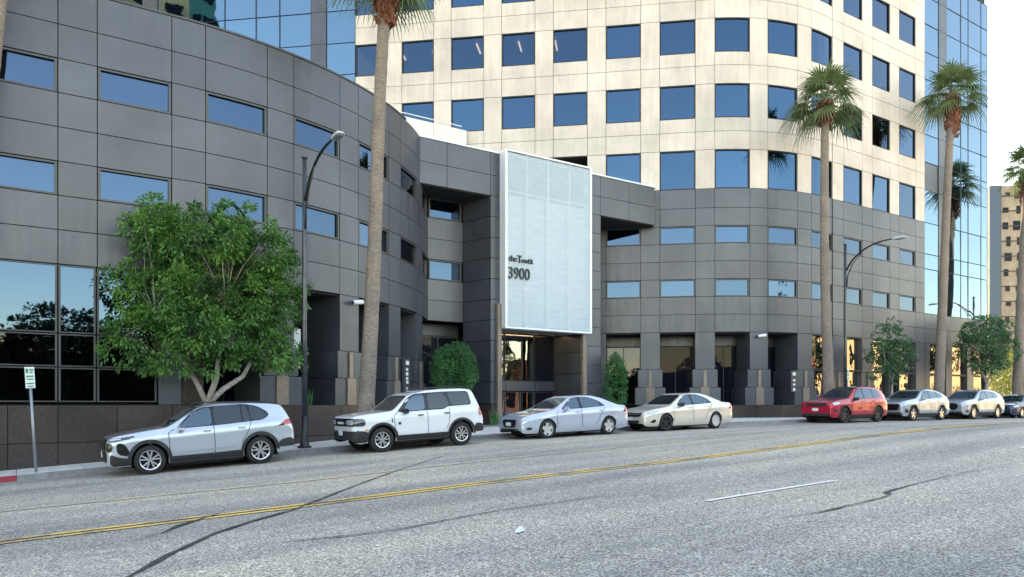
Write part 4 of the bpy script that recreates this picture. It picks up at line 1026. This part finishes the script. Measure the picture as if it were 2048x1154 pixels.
s_ = sedan('night', 'dark navy sedan mostly cut off by the right edge of the photo', L, 1.84, (.95, 3.66), .33, (5, .08, 0, 'c_rim', 1.2), 1.45, patches=[
    ('grille', [(-.40, .44), (.40, .44), (.46, .66), (-.46, .66)], 'F', 'c_grille', .014), ('*headlight', [(.10, .62), (.40, .68), (.66, .78), (.40, .78), (.12, .73)], 'L', 'c_lamp', .012)])
c8 = make_car(s_); place(c8, 48.9, YS + .92, L)
# ------------------------------------------------------------------ palms
def frond_mesh(pitch, seed, nl=22, stem=.95, blade=1.22):
    """fan frond growing from the origin along +X, bent by its own weight; pitch in radians above the horizon"""
    rnd = random.Random(seed); mb = MB()
    sag = .28 * math.cos(pitch)
    P = [Vector((stem*t*math.cos(pitch), 0, stem*t*math.sin(pitch) - sag*t*t)) for t in (0, .25, .5, .75, 1)]
    mb.tube(P, [.03, .025, .02, .017, .014], 4, False)
    d = (P[-1] - P[-2]).normalized(); side = Vector((0, 1, 0)); up = d.cross(side) * -1
    hub = P[-1]
    for i in range(nl):
        u = (i + .5) / nl * 2 - 1; ang = u * R(105)
        l = blade * (1.0 - .22*abs(u)**2) * rnd.uniform(.88, 1.08)
        d0 = (d*math.cos(ang) + side*math.sin(ang) + up*(.10 + .12*abs(u))).normalized()
        w = .036 + .012*(1-abs(u)); nrm = d0.cross(up).normalized()
        pts = []; n = 5; dr = rnd.uniform(.5, 1.05)
        for k in range(n + 1):
            t = k / n; p = hub + d0*l*t; p.z -= dr*l*max(0, t - .35)**1.8*1.15
            ww = w * (0.35 + 1.25*t if t < .45 else (1 - t)*1.55 + .05)
            if t > .6: p = p + side*math.sin(ang)*-.10*(t-.6)
            pts.append((p, ww))
        vs = []
        fold = up * .012
        for p, ww in pts: vs += [p - nrm*ww, p + fold, p + nrm*ww]
        mb.add(vs, [(3*k+a, 3*k+a+1, 3*k+a+4, 3*k+a+3) for k in range(n) for a in (0, 1)])
    me = mb.mesh('frond'); me.materials.append(M['frond']); return me
FR = {}
for j, pd in enumerate((80, 66, 54, 42, 30, 17, 4, -12)):
    for v in range(2): FR[(j, v)] = (frond_mesh(R(pd), j*10+v), pd)
def palm(base, top, rb, rt, label, nf=46, seed=1, crown=True, cs=1.0, sleeve=1.0, bend=(0, 0)):
    rnd = random.Random(seed); b, t = Vector(base), Vector(top)
    root = thing('palm_tree', label, 'palm', base, 0, 'tall palms along the pavement')
    H = t - b; n = 60; pts = []; rad = []
    for i in range(n + 1):
        u = i / n; p = H*u + Vector((bend[0], bend[1], 0)) * math.sin(PI*u)
        p += Vector((math.sin(u*9 + seed)*.03, math.cos(u*7 + seed)*.03, 0))
        r = rt + (rb - rt)*(1 - u)**1.6 + (.10*rb/.3*max(0, 1 - u*14)) + rnd.uniform(-.006, .008)
        pts.append(p); rad.append(r)
    MB().tube(pts, rad, 18).build('trunk', M['ptrunk'], root, True)
    if not crown: return root
    # sleeve of old leaf bases: overlapping boots
    mb = MB(); sl = sleeve
    for i in range(150):
        u = rnd.random(); a = rnd.uniform(0, 2*PI); z = -sl*(1-u)
        r0 = rt*(1.15 + .85*math.sin(PI*min(1, u*.75 + .12)))
        c = Vector((r0*math.cos(a), r0*math.sin(a), z)); o_ = Vector((math.cos(a), math.sin(a), 0)); s_ = Vector((-math.sin(a), math.cos(a), 0))
        w = .055; l = rnd.uniform(.12, .22)
        mb.add([c - s_*w - Vector((0,0,l*.5)), c + s_*w - Vector((0,0,l*.5)), c + s_*w*.5 + o_*.09 + Vector((0,0,l*.6)), c - s_*w*.5 + o_*.09 + Vector((0,0,l*.6)), c - o_*.08 + Vector((0,0,l*.2))], [(0,1,2,3), (0,3,4), (1,4,2), (0,4,1), (2,4,3)])
    ring = [(rt*1.0, -sl), (rt*1.55, -sl*.75), (rt*1.75, -sl*.4), (rt*1.4, -.05), (rt*.6, .25)]
    mb.tube([(0, 0, z) for r, z in ring], [r for r, z in ring], 12)
    o = mb.build('leaf_bases', M['boot'], root); o.location = H
    for i in range(nf):
        u = i / nf
        j = min(7, int(u*8)); me, pd = FR[(j, rnd.randint(0, 1))]
        f = obj('frond', me, None, root); f.location = H + Vector((0, 0, .12 - .25*u))
        f.rotation_euler = (rnd.uniform(-.15, .15), rnd.uniform(-.12, .12), i*2.399963 + rnd.uniform(-.25, .25))
        s = cs*rnd.uniform(.9, 1.1)*(1.0 if pd > 0 else .92); f.scale = (s, s, s)
    return root
palm((-1.65, 23.3, walk_z(-1.5)), (-.05, 23.2, 14.0), .31, .22, 'nearest palm, its pale trunk cut by the left edge of the photo', 34, 3)
palm((9.62, 23.35, walk_z(9.6)), (10.28, 23.2, 14.55), .285, .19, 'palm beside the white boxy suv, crown cut by the top edge', 26, 5, cs=1.05, sleeve=1.9)
palm((35.05, 23.3, walk_z(35)), (34.55, 23.2, 15.5), .285, .19, 'palm behind the red suv with a full green crown against the cream wall', 28, 8, cs=1.08, sleeve=1.15, bend=(-.2, 0))
palm((45.9, 23.3, walk_z(46)), (47.3, 23.2, 18.8), .30, .20, 'tallest palm with leaning trunk in front of the blue glass wing', 28, 12, cs=1.12, sleeve=2.6, bend=(-.15, 0))
palm((55.8, 23.3, walk_z(56)), (57.3, 23.2, 16.0), .33, .24, 'rightmost palm with sparse sunlit fronds at the right edge', 26, 15, cs=1.05, sleeve=2.4)
# ------------------------------------------------------------------ broadleaf trees
def leaf_cloud(clusters, nl, lsize, mb, rnd, lw=.42, up=.35, spread=.22):
    for c, out_ in clusters:
        c = Vector(c)
        for k in range(nl):
            d = Vector((rnd.gauss(0, 1), rnd.gauss(0, 1), rnd.gauss(0, .8))); d.normalize(); d = (d + out_*.9 + Vector((0, 0, up*.9))).normalized()
            p = c + d * rnd.uniform(.25, 1) * spread
            l = lsize * rnd.uniform(.7, 1.2); w = l * (lw + .08) * .5
            ax = d; ax = (ax + Vector((0, 0, rnd.uniform(-.75, .1)))).normalized()
            s = ax.cross(Vector((rnd.gauss(0, .5), rnd.gauss(0, .5), 1))).normalized(); n = ax.cross(s)
            a, m_, e = p, p + ax*l*.5 - n*l*.06, p + ax*l - n*l*.22 * -1 * 0 - Vector((0, 0, l*.15))
            mb.add([a, m_ + s*w, m_ - s*w, e], [(0, 1, 3, 2)]) if k % 2 else mb.add([a, m_ + s*w, e, m_ - s*w, m_ + n*l*.05], [(0, 1, 4), (1, 2, 4), (2, 3, 4), (3, 0, 4)])
def crown_clusters(lobes, n, rnd, shell=.55):
    out_ = []; tot = sum(r[0]*r[1]*r[2] for _, r in lobes)
    for c, r in lobes:
        m_ = int(n * r[0]*r[1]*r[2] / tot) + 1
        for _ in range(m_):
            d = Vector((rnd.gauss(0, 1), rnd.gauss(0, 1), rnd.gauss(0, 1))).normalized(); q = rnd.uniform(shell, 1.0)
            out_.append((Vector(c) + Vector((d.x*r[0], d.y*r[1], d.z*r[2])) * q, Vector((d.x, d.y, d.z))))
    return out_
def broadleaf(base, stems, lobes, label, n=260, nl=26, ls=.15, leaf='leaf1', seed=1, cat='tree', group=None, barkm='bark', spread=.24, shell=.5, fork=1):
    rnd = random.Random(seed)
    root = thing('street_tree', label, cat, base, 0, group)
    mb = MB()
    for pts, rr in stems: mb.tube(pts, rr, 9)
    cl = crown_clusters(lobes, n, rnd, shell)
    ends = [Vector(p[-1]) for p, _ in stems]; mids = [Vector(p[max(1, len(p)-2)]) for p, _ in stems]
    src = ends + mids
    for c, d in cl[::(4 if n < 500 else 9)]:
        s = min(src, key=lambda q: (q - c).length); m_ = (s + c)/2 + Vector((rnd.uniform(-.2, .2), rnd.uniform(-.2, .2), rnd.uniform(-.25, .05)))
        mb.tube([s, m_, c], [.02, .012, .005], 5, False)
    mb.build('trunk', M[barkm], root, True)
    lf = MB(); leaf_cloud(cl, nl, ls, lf, rnd, spread=spread)
    lf.build('crown', M[leaf], root)
    return root
zb = walk_z(4.6)
z0 = -zb + 0.0
broadleaf((4.72, 23.55, zb), [([(0, 0, -.05), (.02, 0, .7), (.0, 0, 1.55)], [.17, .13, .11]), ([(0, 0, 1.5), (-.3, .1, 2.2), (-.9, .1, 3.2), (-1.4, 0, 4.0)], [.09, .07, .05, .03]),
    ([(0, 0, 1.5), (.25, -.1, 2.3), (.35, .1, 3.4), (.5, 0, 4.6)], [.10, .08, .06, .03]), ([(0, 0, 1.5), (.45, .0, 1.95), (1.0, -.1, 2.35), (1.35, -.1, 3.0), (2.0, 0, 4.0)], [.10, .085, .07, .05, .03])],
    [((-1.15, 0, 4.7), (1.25, 1.1, 1.0)), ((1.15, 0, 4.6), (1.25, 1.1, 1.1)), ((-.2, -.2, 6.35), (1.5, 1.1, .75)), ((-.3, -.5, 3.7), (1.1, .8, .75)), ((-1.6, 0, 6.4), (.75, .7, .6)), ((-1.3, 0, 6.9), (.6, .6, .45)), ((1.75, 0, 6.2), (.85, .8, .9)), ((1.35, 0, 6.95), (.5, .5, .5)), ((-1.95, 0, 3.5), (.65, .7, .5)),
     ((1.8, -.2, 3.2), (.85, .8, .65)), ((-1.15, -.1, 2.8), (.75, .7, .42)), ((-2.2, 0, 4.95), (.5, .5, .32)), ((.1, -.4, 2.75), (.55, .4, .35)), ((1.0, -.4, 2.85), (.6, .45, .35)), ((2.45, 0, 4.4), (.55, .6, .55)), ((.35, .2, 3.0), (.4, .4, .3)), ((2.55, 0, 5.5), (.42, .5, .55)), ((-2.35, 0, 2.95), (.35, .4, .25)), ((.55, 0, 7.1), (.4, .5, .35)), ((2.3, 0, 3.0), (.45, .5, .45))],
    'bushy bright green tree with pale forked trunk behind the silver suv', 640, 60, .14, 'leaf1', 4, 'tree', None, 'bark', .29, .35)
zb = walk_z(41.3)
broadleaf((41.3, 23.6, zb), [([(0, 0, 0), (.1, 0, 1.3), (.1, 0, 2.0)], [.09, .07, .06]), ([(.1, 0, 2.0), (-.5, 0, 2.9), (-.8, 0, 3.8)], [.05, .04, .02]), ([(.1, 0, 2.0), (.6, 0, 2.8), (.9, 0, 3.7)], [.05, .04, .02])],
    [((-.7, 0, 3.4), (1.0, .9, .9)), ((.6, 0, 3.6), (1.0, .9, 1.0)), ((-.1, 0, 4.5), (.8, .8, .8)), ((1.5, 0, 3.7), (.5, .6, .7)), ((-1.3, 0, 2.5), (.6, .6, .35)), ((.4, 0, 5.1), (.45, .4, .4)), ((.2, 0, 2.5), (.8, .6, .5))],
    'small dull green tree standing behind the grey-blue suv', 200, 24, .17, 'leaf2', 6, spread=.24)
zb = walk_z(52.5)
broadleaf((52.4, 23.6, zb), [([(0, 0, 0), (0, 0, 1.3), (.05, 0, 2.0)], [.13, .10, .09]), ([(.05, 0, 2.0), (-.7, 0, 3.0), (-1.2, 0, 4.2)], [.07, .05, .03]), ([(.05, 0, 2.0), (.8, 0, 3.0), (1.6, 0, 4.2)], [.07, .05, .03])],
    [((-1.2, 0, 4.2), (1.3, 1.1, 1.2)), ((.9, 0, 4.5), (1.7, 1.2, 1.4)), ((0, 0, 5.5), (1.5, 1.1, 1.0)), ((2.2, 0, 4.2), (1.0, 1, 1.1)), ((-1.7, 0, 5.4), (.8, .8, .7)), ((-.2, 0, 3.3), (1.2, 1, .6)), ((2.3, 0, 5.6), (.8, .8, .7))],
    'wide dark green tree behind the slate silver suv', 330, 26, .19, 'leaf2', 9, spread=.28)
# ------------------------------------------------------------------ clipped shrubs by the entrance
def shrub(name, base, rx, ry, rz, cz, label, n, seed, cat='shrub'):
    rnd = random.Random(seed); root = thing(name, label, cat, base)
    mb = MB(); mb.tube([(0, 0, 0), (0, .1, max(.3, cz - rz*.8))], .05, 8); mb.build('stem', M['bark'], root)
    cl = crown_clusters([((0, 0, cz), (rx, ry, rz))], n, rnd, .72); lf = MB(); leaf_cloud(cl, 20, .085, lf, rnd, spread=.13)
    lf.build('foliage', M['leafbush'], root)
zb = walk_z(16.2)
shrub('round_shrub', (15.95, 28.7, zb), 1.05, .8, 1.2, 2.45, 'rounded dark green shrub in the recess left of the entrance', 560, 3)
shrub('column_shrub', (25.45, 28.95, walk_z(25)), .58, .5, 1.55, 1.85, 'narrow upright dark green shrub right of the entrance', 430, 4)
def tuft(x, y, z, seed, label):
    rnd = random.Random(seed); mb = MB()
    for i in range(40):
        a = rnd.uniform(0, 2*PI); l = rnd.uniform(.35, .75); s = rnd.uniform(.1, .35); p = Vector((rnd.uniform(-.25, .25), rnd.uniform(-.1, .1), 0))
        e = p + Vector((math.cos(a)*s, math.sin(a)*s, l)); w = Vector((-math.sin(a), math.cos(a), 0))*.014; m_ = (p + e)/2 + Vector((0, 0, .08))
        mb.add([p - w, p + w, m_ + w, m_ - w, e], [(0, 1, 2, 3), (3, 2, 4)])
    o = mb.build('grass_clump', M['leafbush'], None, loc=(x, y, z)); o['label'] = label; o['category'] = 'plant'; return o
tuft(17.9, 28.5, walk_z(17.9) + .02, 1, 'spiky grass clump at the foot of the entrance block left pier')
tuft(25.9, 28.9, walk_z(26) + .02, 2, 'spiky grass clump at the foot of the narrow upright shrub')
for sx_, k in ((31.4, 3), (34.6, 4)):
    x, y, a, _ = tw.at(sx_ - .5 if sx_ < 33 else sx_)
for i, (s_, lab) in enumerate(((8.7, 'grass clump in the planter gap behind the street lamp'), (11.6, 'grass clump in the planter gap behind the leaning palm trunk'))):
    x, y = pw.off(s_, -.6); tuft(x, y, -.12, 5 + i, lab)
for i, (s_, lab) in enumerate(((33.0, 'grass clump between the second and third pier right of the upright shrub'), (36.0, 'grass clump between the two piers left of the palm behind the red suv'))):
    x, y = tw.off(s_ + .3, -.6); tuft(x, y, -.12, 8 + i, lab)
# ------------------------------------------------------------------ street lamps
def lamp(x, label):
    zb = walk_z(x); root = thing('street_lamp', label, 'street lamp', (x, KY + .5, zb), 0, 'street lamps along the kerb')
    Hh = 8.95
    MB().tube([(0,0,0),(0,0,.06),(0,0,.07),(0,0,.22),(0,0,.30),(0,0,1.0)], [.21,.21,.15,.13,.095,.088], 16).build('base', M['black'], root, True)
    MB().tube([(0,0,.99),(0,0,3.4),(0,0,6.4),(0,0,Hh)], [.088,.08,.07,.062], 14).build('pole', M['pole'], root, True)
    MB().tube([(0,0,Hh),(0,0,Hh+.05),(0,0,Hh+.07)], [.10,.10,.03], 12).build('cap', M['pole'], root)
    A = [(0, -.06, 7.65), (0, -.45, 8.15), (0, -1.05, 8.55), (0, -1.65, 8.74), (0, -2.2, 8.80), (0, -2.6, 8.79)]
    A = [tuple(Vector(A[max(0, min(5, i+a))])[k] for k in range(3)) for i in range(6) for a in (0,)]
    fine = []
    for i in range(5):
        p0, p1, p2, p3 = (Vector(A[max(0, min(5, i+d))]) for d in (-1, 0, 1, 2))
        for k in range(4):
            t = k/4; fine.append(.5*((2*p1) + (-p0+p2)*t + (2*p0-5*p1+4*p2-p3)*t*t + (-p0+3*p1-3*p2+p3)*t**3))
    fine.append(Vector(A[-1]))
    MB().tube(fine, [.05 - .018*i/len(fine) for i in range(len(fine))], 10).build('arm', M['black'], root, True)
    MB().tube([(0, -.07, 6.75), (0, -.12, 7.3), (0, -.4, 7.9), (0, -.95, 8.45)], [.035, .03, .026, .02], 8).build('brace', M['black'], root, True)
    hd = MB(); ring = []
    for yy, w, z0, z1 in ((-2.5, .04, 8.76, 8.83), (-2.62, .10, 8.74, 8.87), (-2.85, .13, 8.74, 8.87), (-3.08, .12, 8.75, 8.85), (-3.18, .06, 8.76, 8.81)):
        ring.append([(-w, yy, z0), (w, yy, z0), (w, yy, (z0+z1)/2), (w*.6, yy, z1), (-w*.6, yy, z1), (-w, yy, (z0+z1)/2)])
    hd.add([p for r in ring for p in r], [(i*6+k, i*6+(k+1) % 6, (i+1)*6+(k+1) % 6, (i+1)*6+k) for i in range(4) for k in range(6)] + [tuple(range(6))[::-1], tuple(24+k for k in range(6))])
    h_ = hd.build('lamp_head', M['lamphead'], root)
    MB().box(-.085, .085, -3.08, -2.66, 8.725, 8.74).build('lens', M['soffit'], h_)
    return root
l1 = lamp(7.42, 'tall black street lamp at the tail of the silver suv')
l2 = lamp(35.75, 'street lamp just right of the palm behind the red suv')
l3 = lamp(61.0, 'farthest street lamp, seen mirrored in the blue glass wing')
# ------------------------------------------------------------------ signs, cameras, litter
def parking_sign(x, y, h, label, lean=0., sc=1.):
    root = thing('parking_sign', label, 'sign', (x, y, walk_z(x)))
    root.rotation_euler = (0, lean, 0)
    MB().tube([(0, 0, -.05), (0, 0, h)], .035, 8).build('post', M['polegrey'], root, True)
    pl = MB().prism([(-.105, -.045), (.105, -.045), (.105, -.035), (-.105, -.035)], h - .08, h + .46).build('sign_plate', M['c_plate'], root)
    g = simple('sign_green_' + str(round(x)), (.02, .25, .13), .5)
    m_ = MB().box(-.13, -.04, -.05, -.046, h + .30, h + .42); m_.box(.0, .12, -.05, -.046, h + .36, h + .41); m_.box(.0, .10, -.05, -.046, h + .30, h + .34)
    m_.box(-.12, .12, -.05, -.046, h + .20, h + .24); m_.box(-.11, .11, -.05, -.046, h + .13, h + .165); m_.box(-.12, .12, -.05, -.046, h + .02, h + .055); m_.box(-.09, .09, -.05, -.046, h - .05, h - .02)
    m_.v = [(a*.68, b_, c) for a, b_, c in m_.v]; m_.build('sign_print', g, pl)['kind'] = 'stuff'
parking_sign(.42, 22.85, 2.25, 'white parking sign on a leaning grey post at the far left', -.055)
parking_sign(36.0, 22.9, 2.05, 'small parking sign seen above the roof of the red suv')
def security_camera(x, y, z, rot, label):
    r_ = thing('security_camera', label, 'camera', (x, y, z), rot)
    MB().box(-.03, .03, -.16, .02, -.02, .04).build('bracket', M['whitep'], r_); MB().tube([(-.24, -.22, -.04), (.22, -.22, .03)], [.075, .085], 12).build('housing', M['whitep'], r_, True)
    MB().tube([(-.245, -.22, -.04), (-.26, -.22, -.043)], .055, 12).build('lens', M['black'], r_)
x, y = pw.off(10.55, .0); security_camera(x, y, 3.75, .35, 'white security camera on the podium pier left of the leaning palm')
x, y = tw.off(33.55, .0); security_camera(x, y, 3.75, -.4, 'white security camera on the curved corner of the dark tower base')
def directory(path, s_, w, z0, z1, label, marks, d=.16):
    x, y, a, _ = path.at(s_); x, y = path.off(s_, d)
    r_ = thing('directory_sign', label, 'sign', (x, y, 0), a)
    MB().box(-w/2, w/2, -.03, .06, z0, z1).build('sign_panel', M['frameg'], r_)
    mb = MB()
    for xx, zz, ww, hh in marks: mb.box(xx - ww/2, xx + ww/2, -.038, -.031, zz - hh/2, zz + hh/2)
    mb.build('sign_print', M['c_plate'], r_)['kind'] = 'stuff'
directory(pw, 14.0, .62, .55, 1.90, 'dark directory sign with a column of white marks on the podium pier near the recess', [(.02, 1.72, .30, .16), (-.02, 1.45, .20, .10), (-.02, 1.27, .22, .13), (-.02, 1.08, .20, .10), (0, .93, .20, .12), (-.03, .62, .14, .20)])
directory(tw, 35.5, .40, .70, 1.88, 'dark directory sign with white marks on the tower pier left of the red suv palm', [(0, 1.70, .20, .18), (0, 1.35, .16, .12), (0, 1.12, .16, .10), (0, .85, .14, .16)])
rnd = random.Random(3); mb = MB()
vs = [(rnd.uniform(.7, 1.1)*.12*math.cos(2*PI*k/9), rnd.uniform(.7, 1.1)*.05*math.sin(2*PI*k/9), .01) for k in range(9)]
mb.add(vs + [(x*.5, y*.5, .05 + rnd.uniform(-.01, .02)) for x, y, z in vs], [(k, (k+1) % 9, 9+(k+1) % 9, 9+k) for k in range(9)] + [tuple(range(9, 18))])
o = mb.build('crumpled_paper', M['whitep'], None, loc=(5.09, 7.54, road_z(5.09, 7.54) + .005), rotz=.5); o['label'] = 'scrap of crumpled white paper lying on the near lane'; o['category'] = 'litter'
# round yellow lane markers
mb = MB()
for i in range(3): pass
# ------------------------------------------------------------------ beyond the tower, right
def far_block(name, label, x, y, ang, w, h, z0, mat, cols, floors, wmat, ww=.55, wh=.5, blue=0, depth=20):
    root = thing(name, label, 'building', (x, y, 0), ang); jr = random.Random(11); far = name == 'far_office_tower'
    MB().box(0, w, 0, depth, z0, h).build('wall', mat, root)
    me = MB().box(-.5, .5, -.12, .05, -.5, .5).mesh('window'); me.materials.append(wmat)
    fh = (h - 4 - z0) / floors; cw = (w - blue) / cols
    for i in range(floors):
        for j in range(cols):
            o = obj('window', me, None, root, (blue + (j + .5)*cw, 0, z0 + 4 + (i + .45)*fh)); o.scale = (cw*ww*(jr.uniform(.6, 1.5) if far else 1), 1, fh*wh*(jr.uniform(.5, 1.4) if far else 1)); o.location.x += jr.uniform(-.35, .35) if far else 0
    return root
bt = far_block('far_office_tower', 'distant glass office tower with a mirrored beige facade painted on, at the right edge behind the palm', 183.9, 82.2, R(-42.25), 60, 49.5, -4, M['farwall'], 26, 14, M['gl_deep'], .45, .48, 2.6, 30)  # mirror image painted on: beige wall with uneven dark windows
for i in range(15):
    MB().box(-.05, 60, -.2, -.12, -.5 + i*3.4, -.32 + i*3.4).build('floor_band', M['frame'], bt)
MB().box(0, 2.3, -.3, -.02, -4, 49.6).build('glass_strip', M['frameb'], bt)
for i in range(9): MB().box(2.3 + i*4.4, 2.42 + i*4.4, -.24, -.2, -4, 49.5).build('mullion', M['frame'], bt)
def simple_tree(base, r, h, leaf, label, n=150, seed=1, group=None, ls=.3, nl=16, cone=False):
    stems = [([(0, 0, 0), (0, 0, h*.45)], [.16, .11]), ([(0, 0, h*.45), (-r*.4, 0, h*.7)], [.08, .04]), ([(0, 0, h*.45), (r*.4, 0, h*.75)], [.08, .04])]
    if cone: lobes = [((0, 0, h*.35), (r, r, h*.22)), ((0, 0, h*.6), (r*.75, r*.75, h*.22)), ((0, 0, h*.85), (r*.4, r*.4, h*.2))]
    else: lobes = [((-r*.4, 0, h*.62), (r*.65, r*.8, h*.26)), ((r*.4, .2, h*.66), (r*.65, r*.8, h*.28)), ((0, 0, h*.82), (r*.6, r*.6, h*.2))]
    return broadleaf(base, stems, lobes, label, n, nl, ls, leaf, seed, 'tree', group, 'bark', .45)
g0 = lambda x: walk_z(x) - .6
simple_tree((66.5, 27.5, g0(66)), 2.6, 6.0, 'leafyel', 'sunlit yellow-green tree beyond the tower, right of the wide dark tree', 170, 21)
simple_tree((79, 38, g0(79)), 3.4, 8.5, 'leafdark', 'dark tree behind the sunlit yellow-green one at the right edge', 150, 22)
simple_tree((92, 35, g0(92)), 3.4, 7.0, 'leafyel', 'farther yellow-green tree near the right edge', 120, 23)
simple_tree((112, 52, g0(112)), 5, 10, 'leafdark', 'tall dark tree in front of the far office tower', 150, 24, ls=.4)
w_ = thing('low_wall', 'low brown brick wall running back beyond the tower at the right edge', 'wall')
for i in range(12): MB().box(59 + i*3, 61.95 + i*3, 27.0, 27.3, -2.5, .55).build('wall_section', M['granite2'], w_)
rf_ = thing('low_shop', 'low dark-roofed building beyond the low brown wall at the right', 'building')
MB().box(76, 100, 44, 56, -3, 2.4).build('wall', M['beige'], rf_); MB().box(75.4, 100.6, 43.4, 56.6, 2.4, 3.0).build('roof', M['frameg'], rf_)
# ------------------------------------------------------------------ across the street (shows in the glass)
B1 = far_block('corner_building', 'sunlit beige two-storey building across the street, mirrored in the right ground-floor windows', 150, -13, PI, 64, 11.0, -5, M['beige'], 26, 2, M['gl_deep'], .38, .55, 0, 24)
MB().box(0, 64, -.5, .2, 10.6, 11.3).build('cornice', M['cream2'], B1)
B2 = far_block('brick_building', 'brick building across the street, mirrored in the lobby glass', 84, -15, PI, 22, 6.2, -5, M['brick'], 6, 1, M['gl_deep'], .5, .5, 0, 16)
B5 = far_block('brick_shop', 'low brick shop next to the brick building, mirrored in the lobby doors', 61.5, -15, PI, 18, 3.0, -5, M['brick'], 5, 1, M['gl_deep'], .5, .5, 0, 12)
B3 = far_block('cream_apartments', 'tall cream building up the street, mirrored in the glass annex at the upper left', -46, 33.5, R(90), 30, 64, -6, M['beige'], 8, 18, M['gl_deep'], .5, .5, 0, 20)
B4 = far_block('green_glass_tower', 'green glass tower up the street, mirrored in the glass annex', -45.8, 29.6, R(90), 3.8, 64, -6, M['greengl'], 2, 22, M['gl_deep'], .8, .3, 0, 20)
opp = [(-42, -14, 5.5, 9.0), (-30, -12, 4.5, 7.5), (-19, -13, 5, 8.5), (-8, -12.5, 4.6, 7.4), (3, -14, 5, 9.0), (14, -12.5, 4.6, 8.0), (26, -13.5, 5.2, 9.4), (38, -12, 4.4, 8.2)]
base_t = None
opp_l = 0
for i, (x, y, r, h) in enumerate(opp):
    if base_t is None:
        base_t = simple_tree((x, y, g0(x)), 4.6, 8.0, 'leafdark', 'dense dark trees lining the far pavement, seen only as reflections', 420, 31, 'trees across the street', .34, 22)
    else: dup(base_t, (x, y, g0(x)), i*1.3, None, h/8.0)
pt = simple_tree((47.0, -11, g0(47)), 3.6, 14, 'leafdark', 'tall conifer across the street, mirrored in the lobby glass', 330, 41, None, .35, 22, True)
dup(pt, (68, -12, g0(68)), 1, 'second tall conifer across the street, mirrored in the storefront right of the entrance')
up_ = thing('utility_pole', 'wooden utility pole with crossarms across the street, mirrored in the lobby glass', 'utility pole', (57.5, -12.5, g0(57)))
MB().tube([(0, 0, 0), (0, 0, 12)], [.16, .11], 8).build('pole', M['polegrey'], up_)
for z in (11.6, 10.4, 9.2): MB().box(-1.1, 1.1, -.06, .06, z, z + .12).build('crossarm', M['pole'], up_)
hd = MB().box(-60, 43, -16.4, -15.6, -5, 4.2).build('garden_hedge', M['leafdark'], None); hd['label'] = 'dark hedge behind the trees across the street'; hd['category'] = 'hedge'
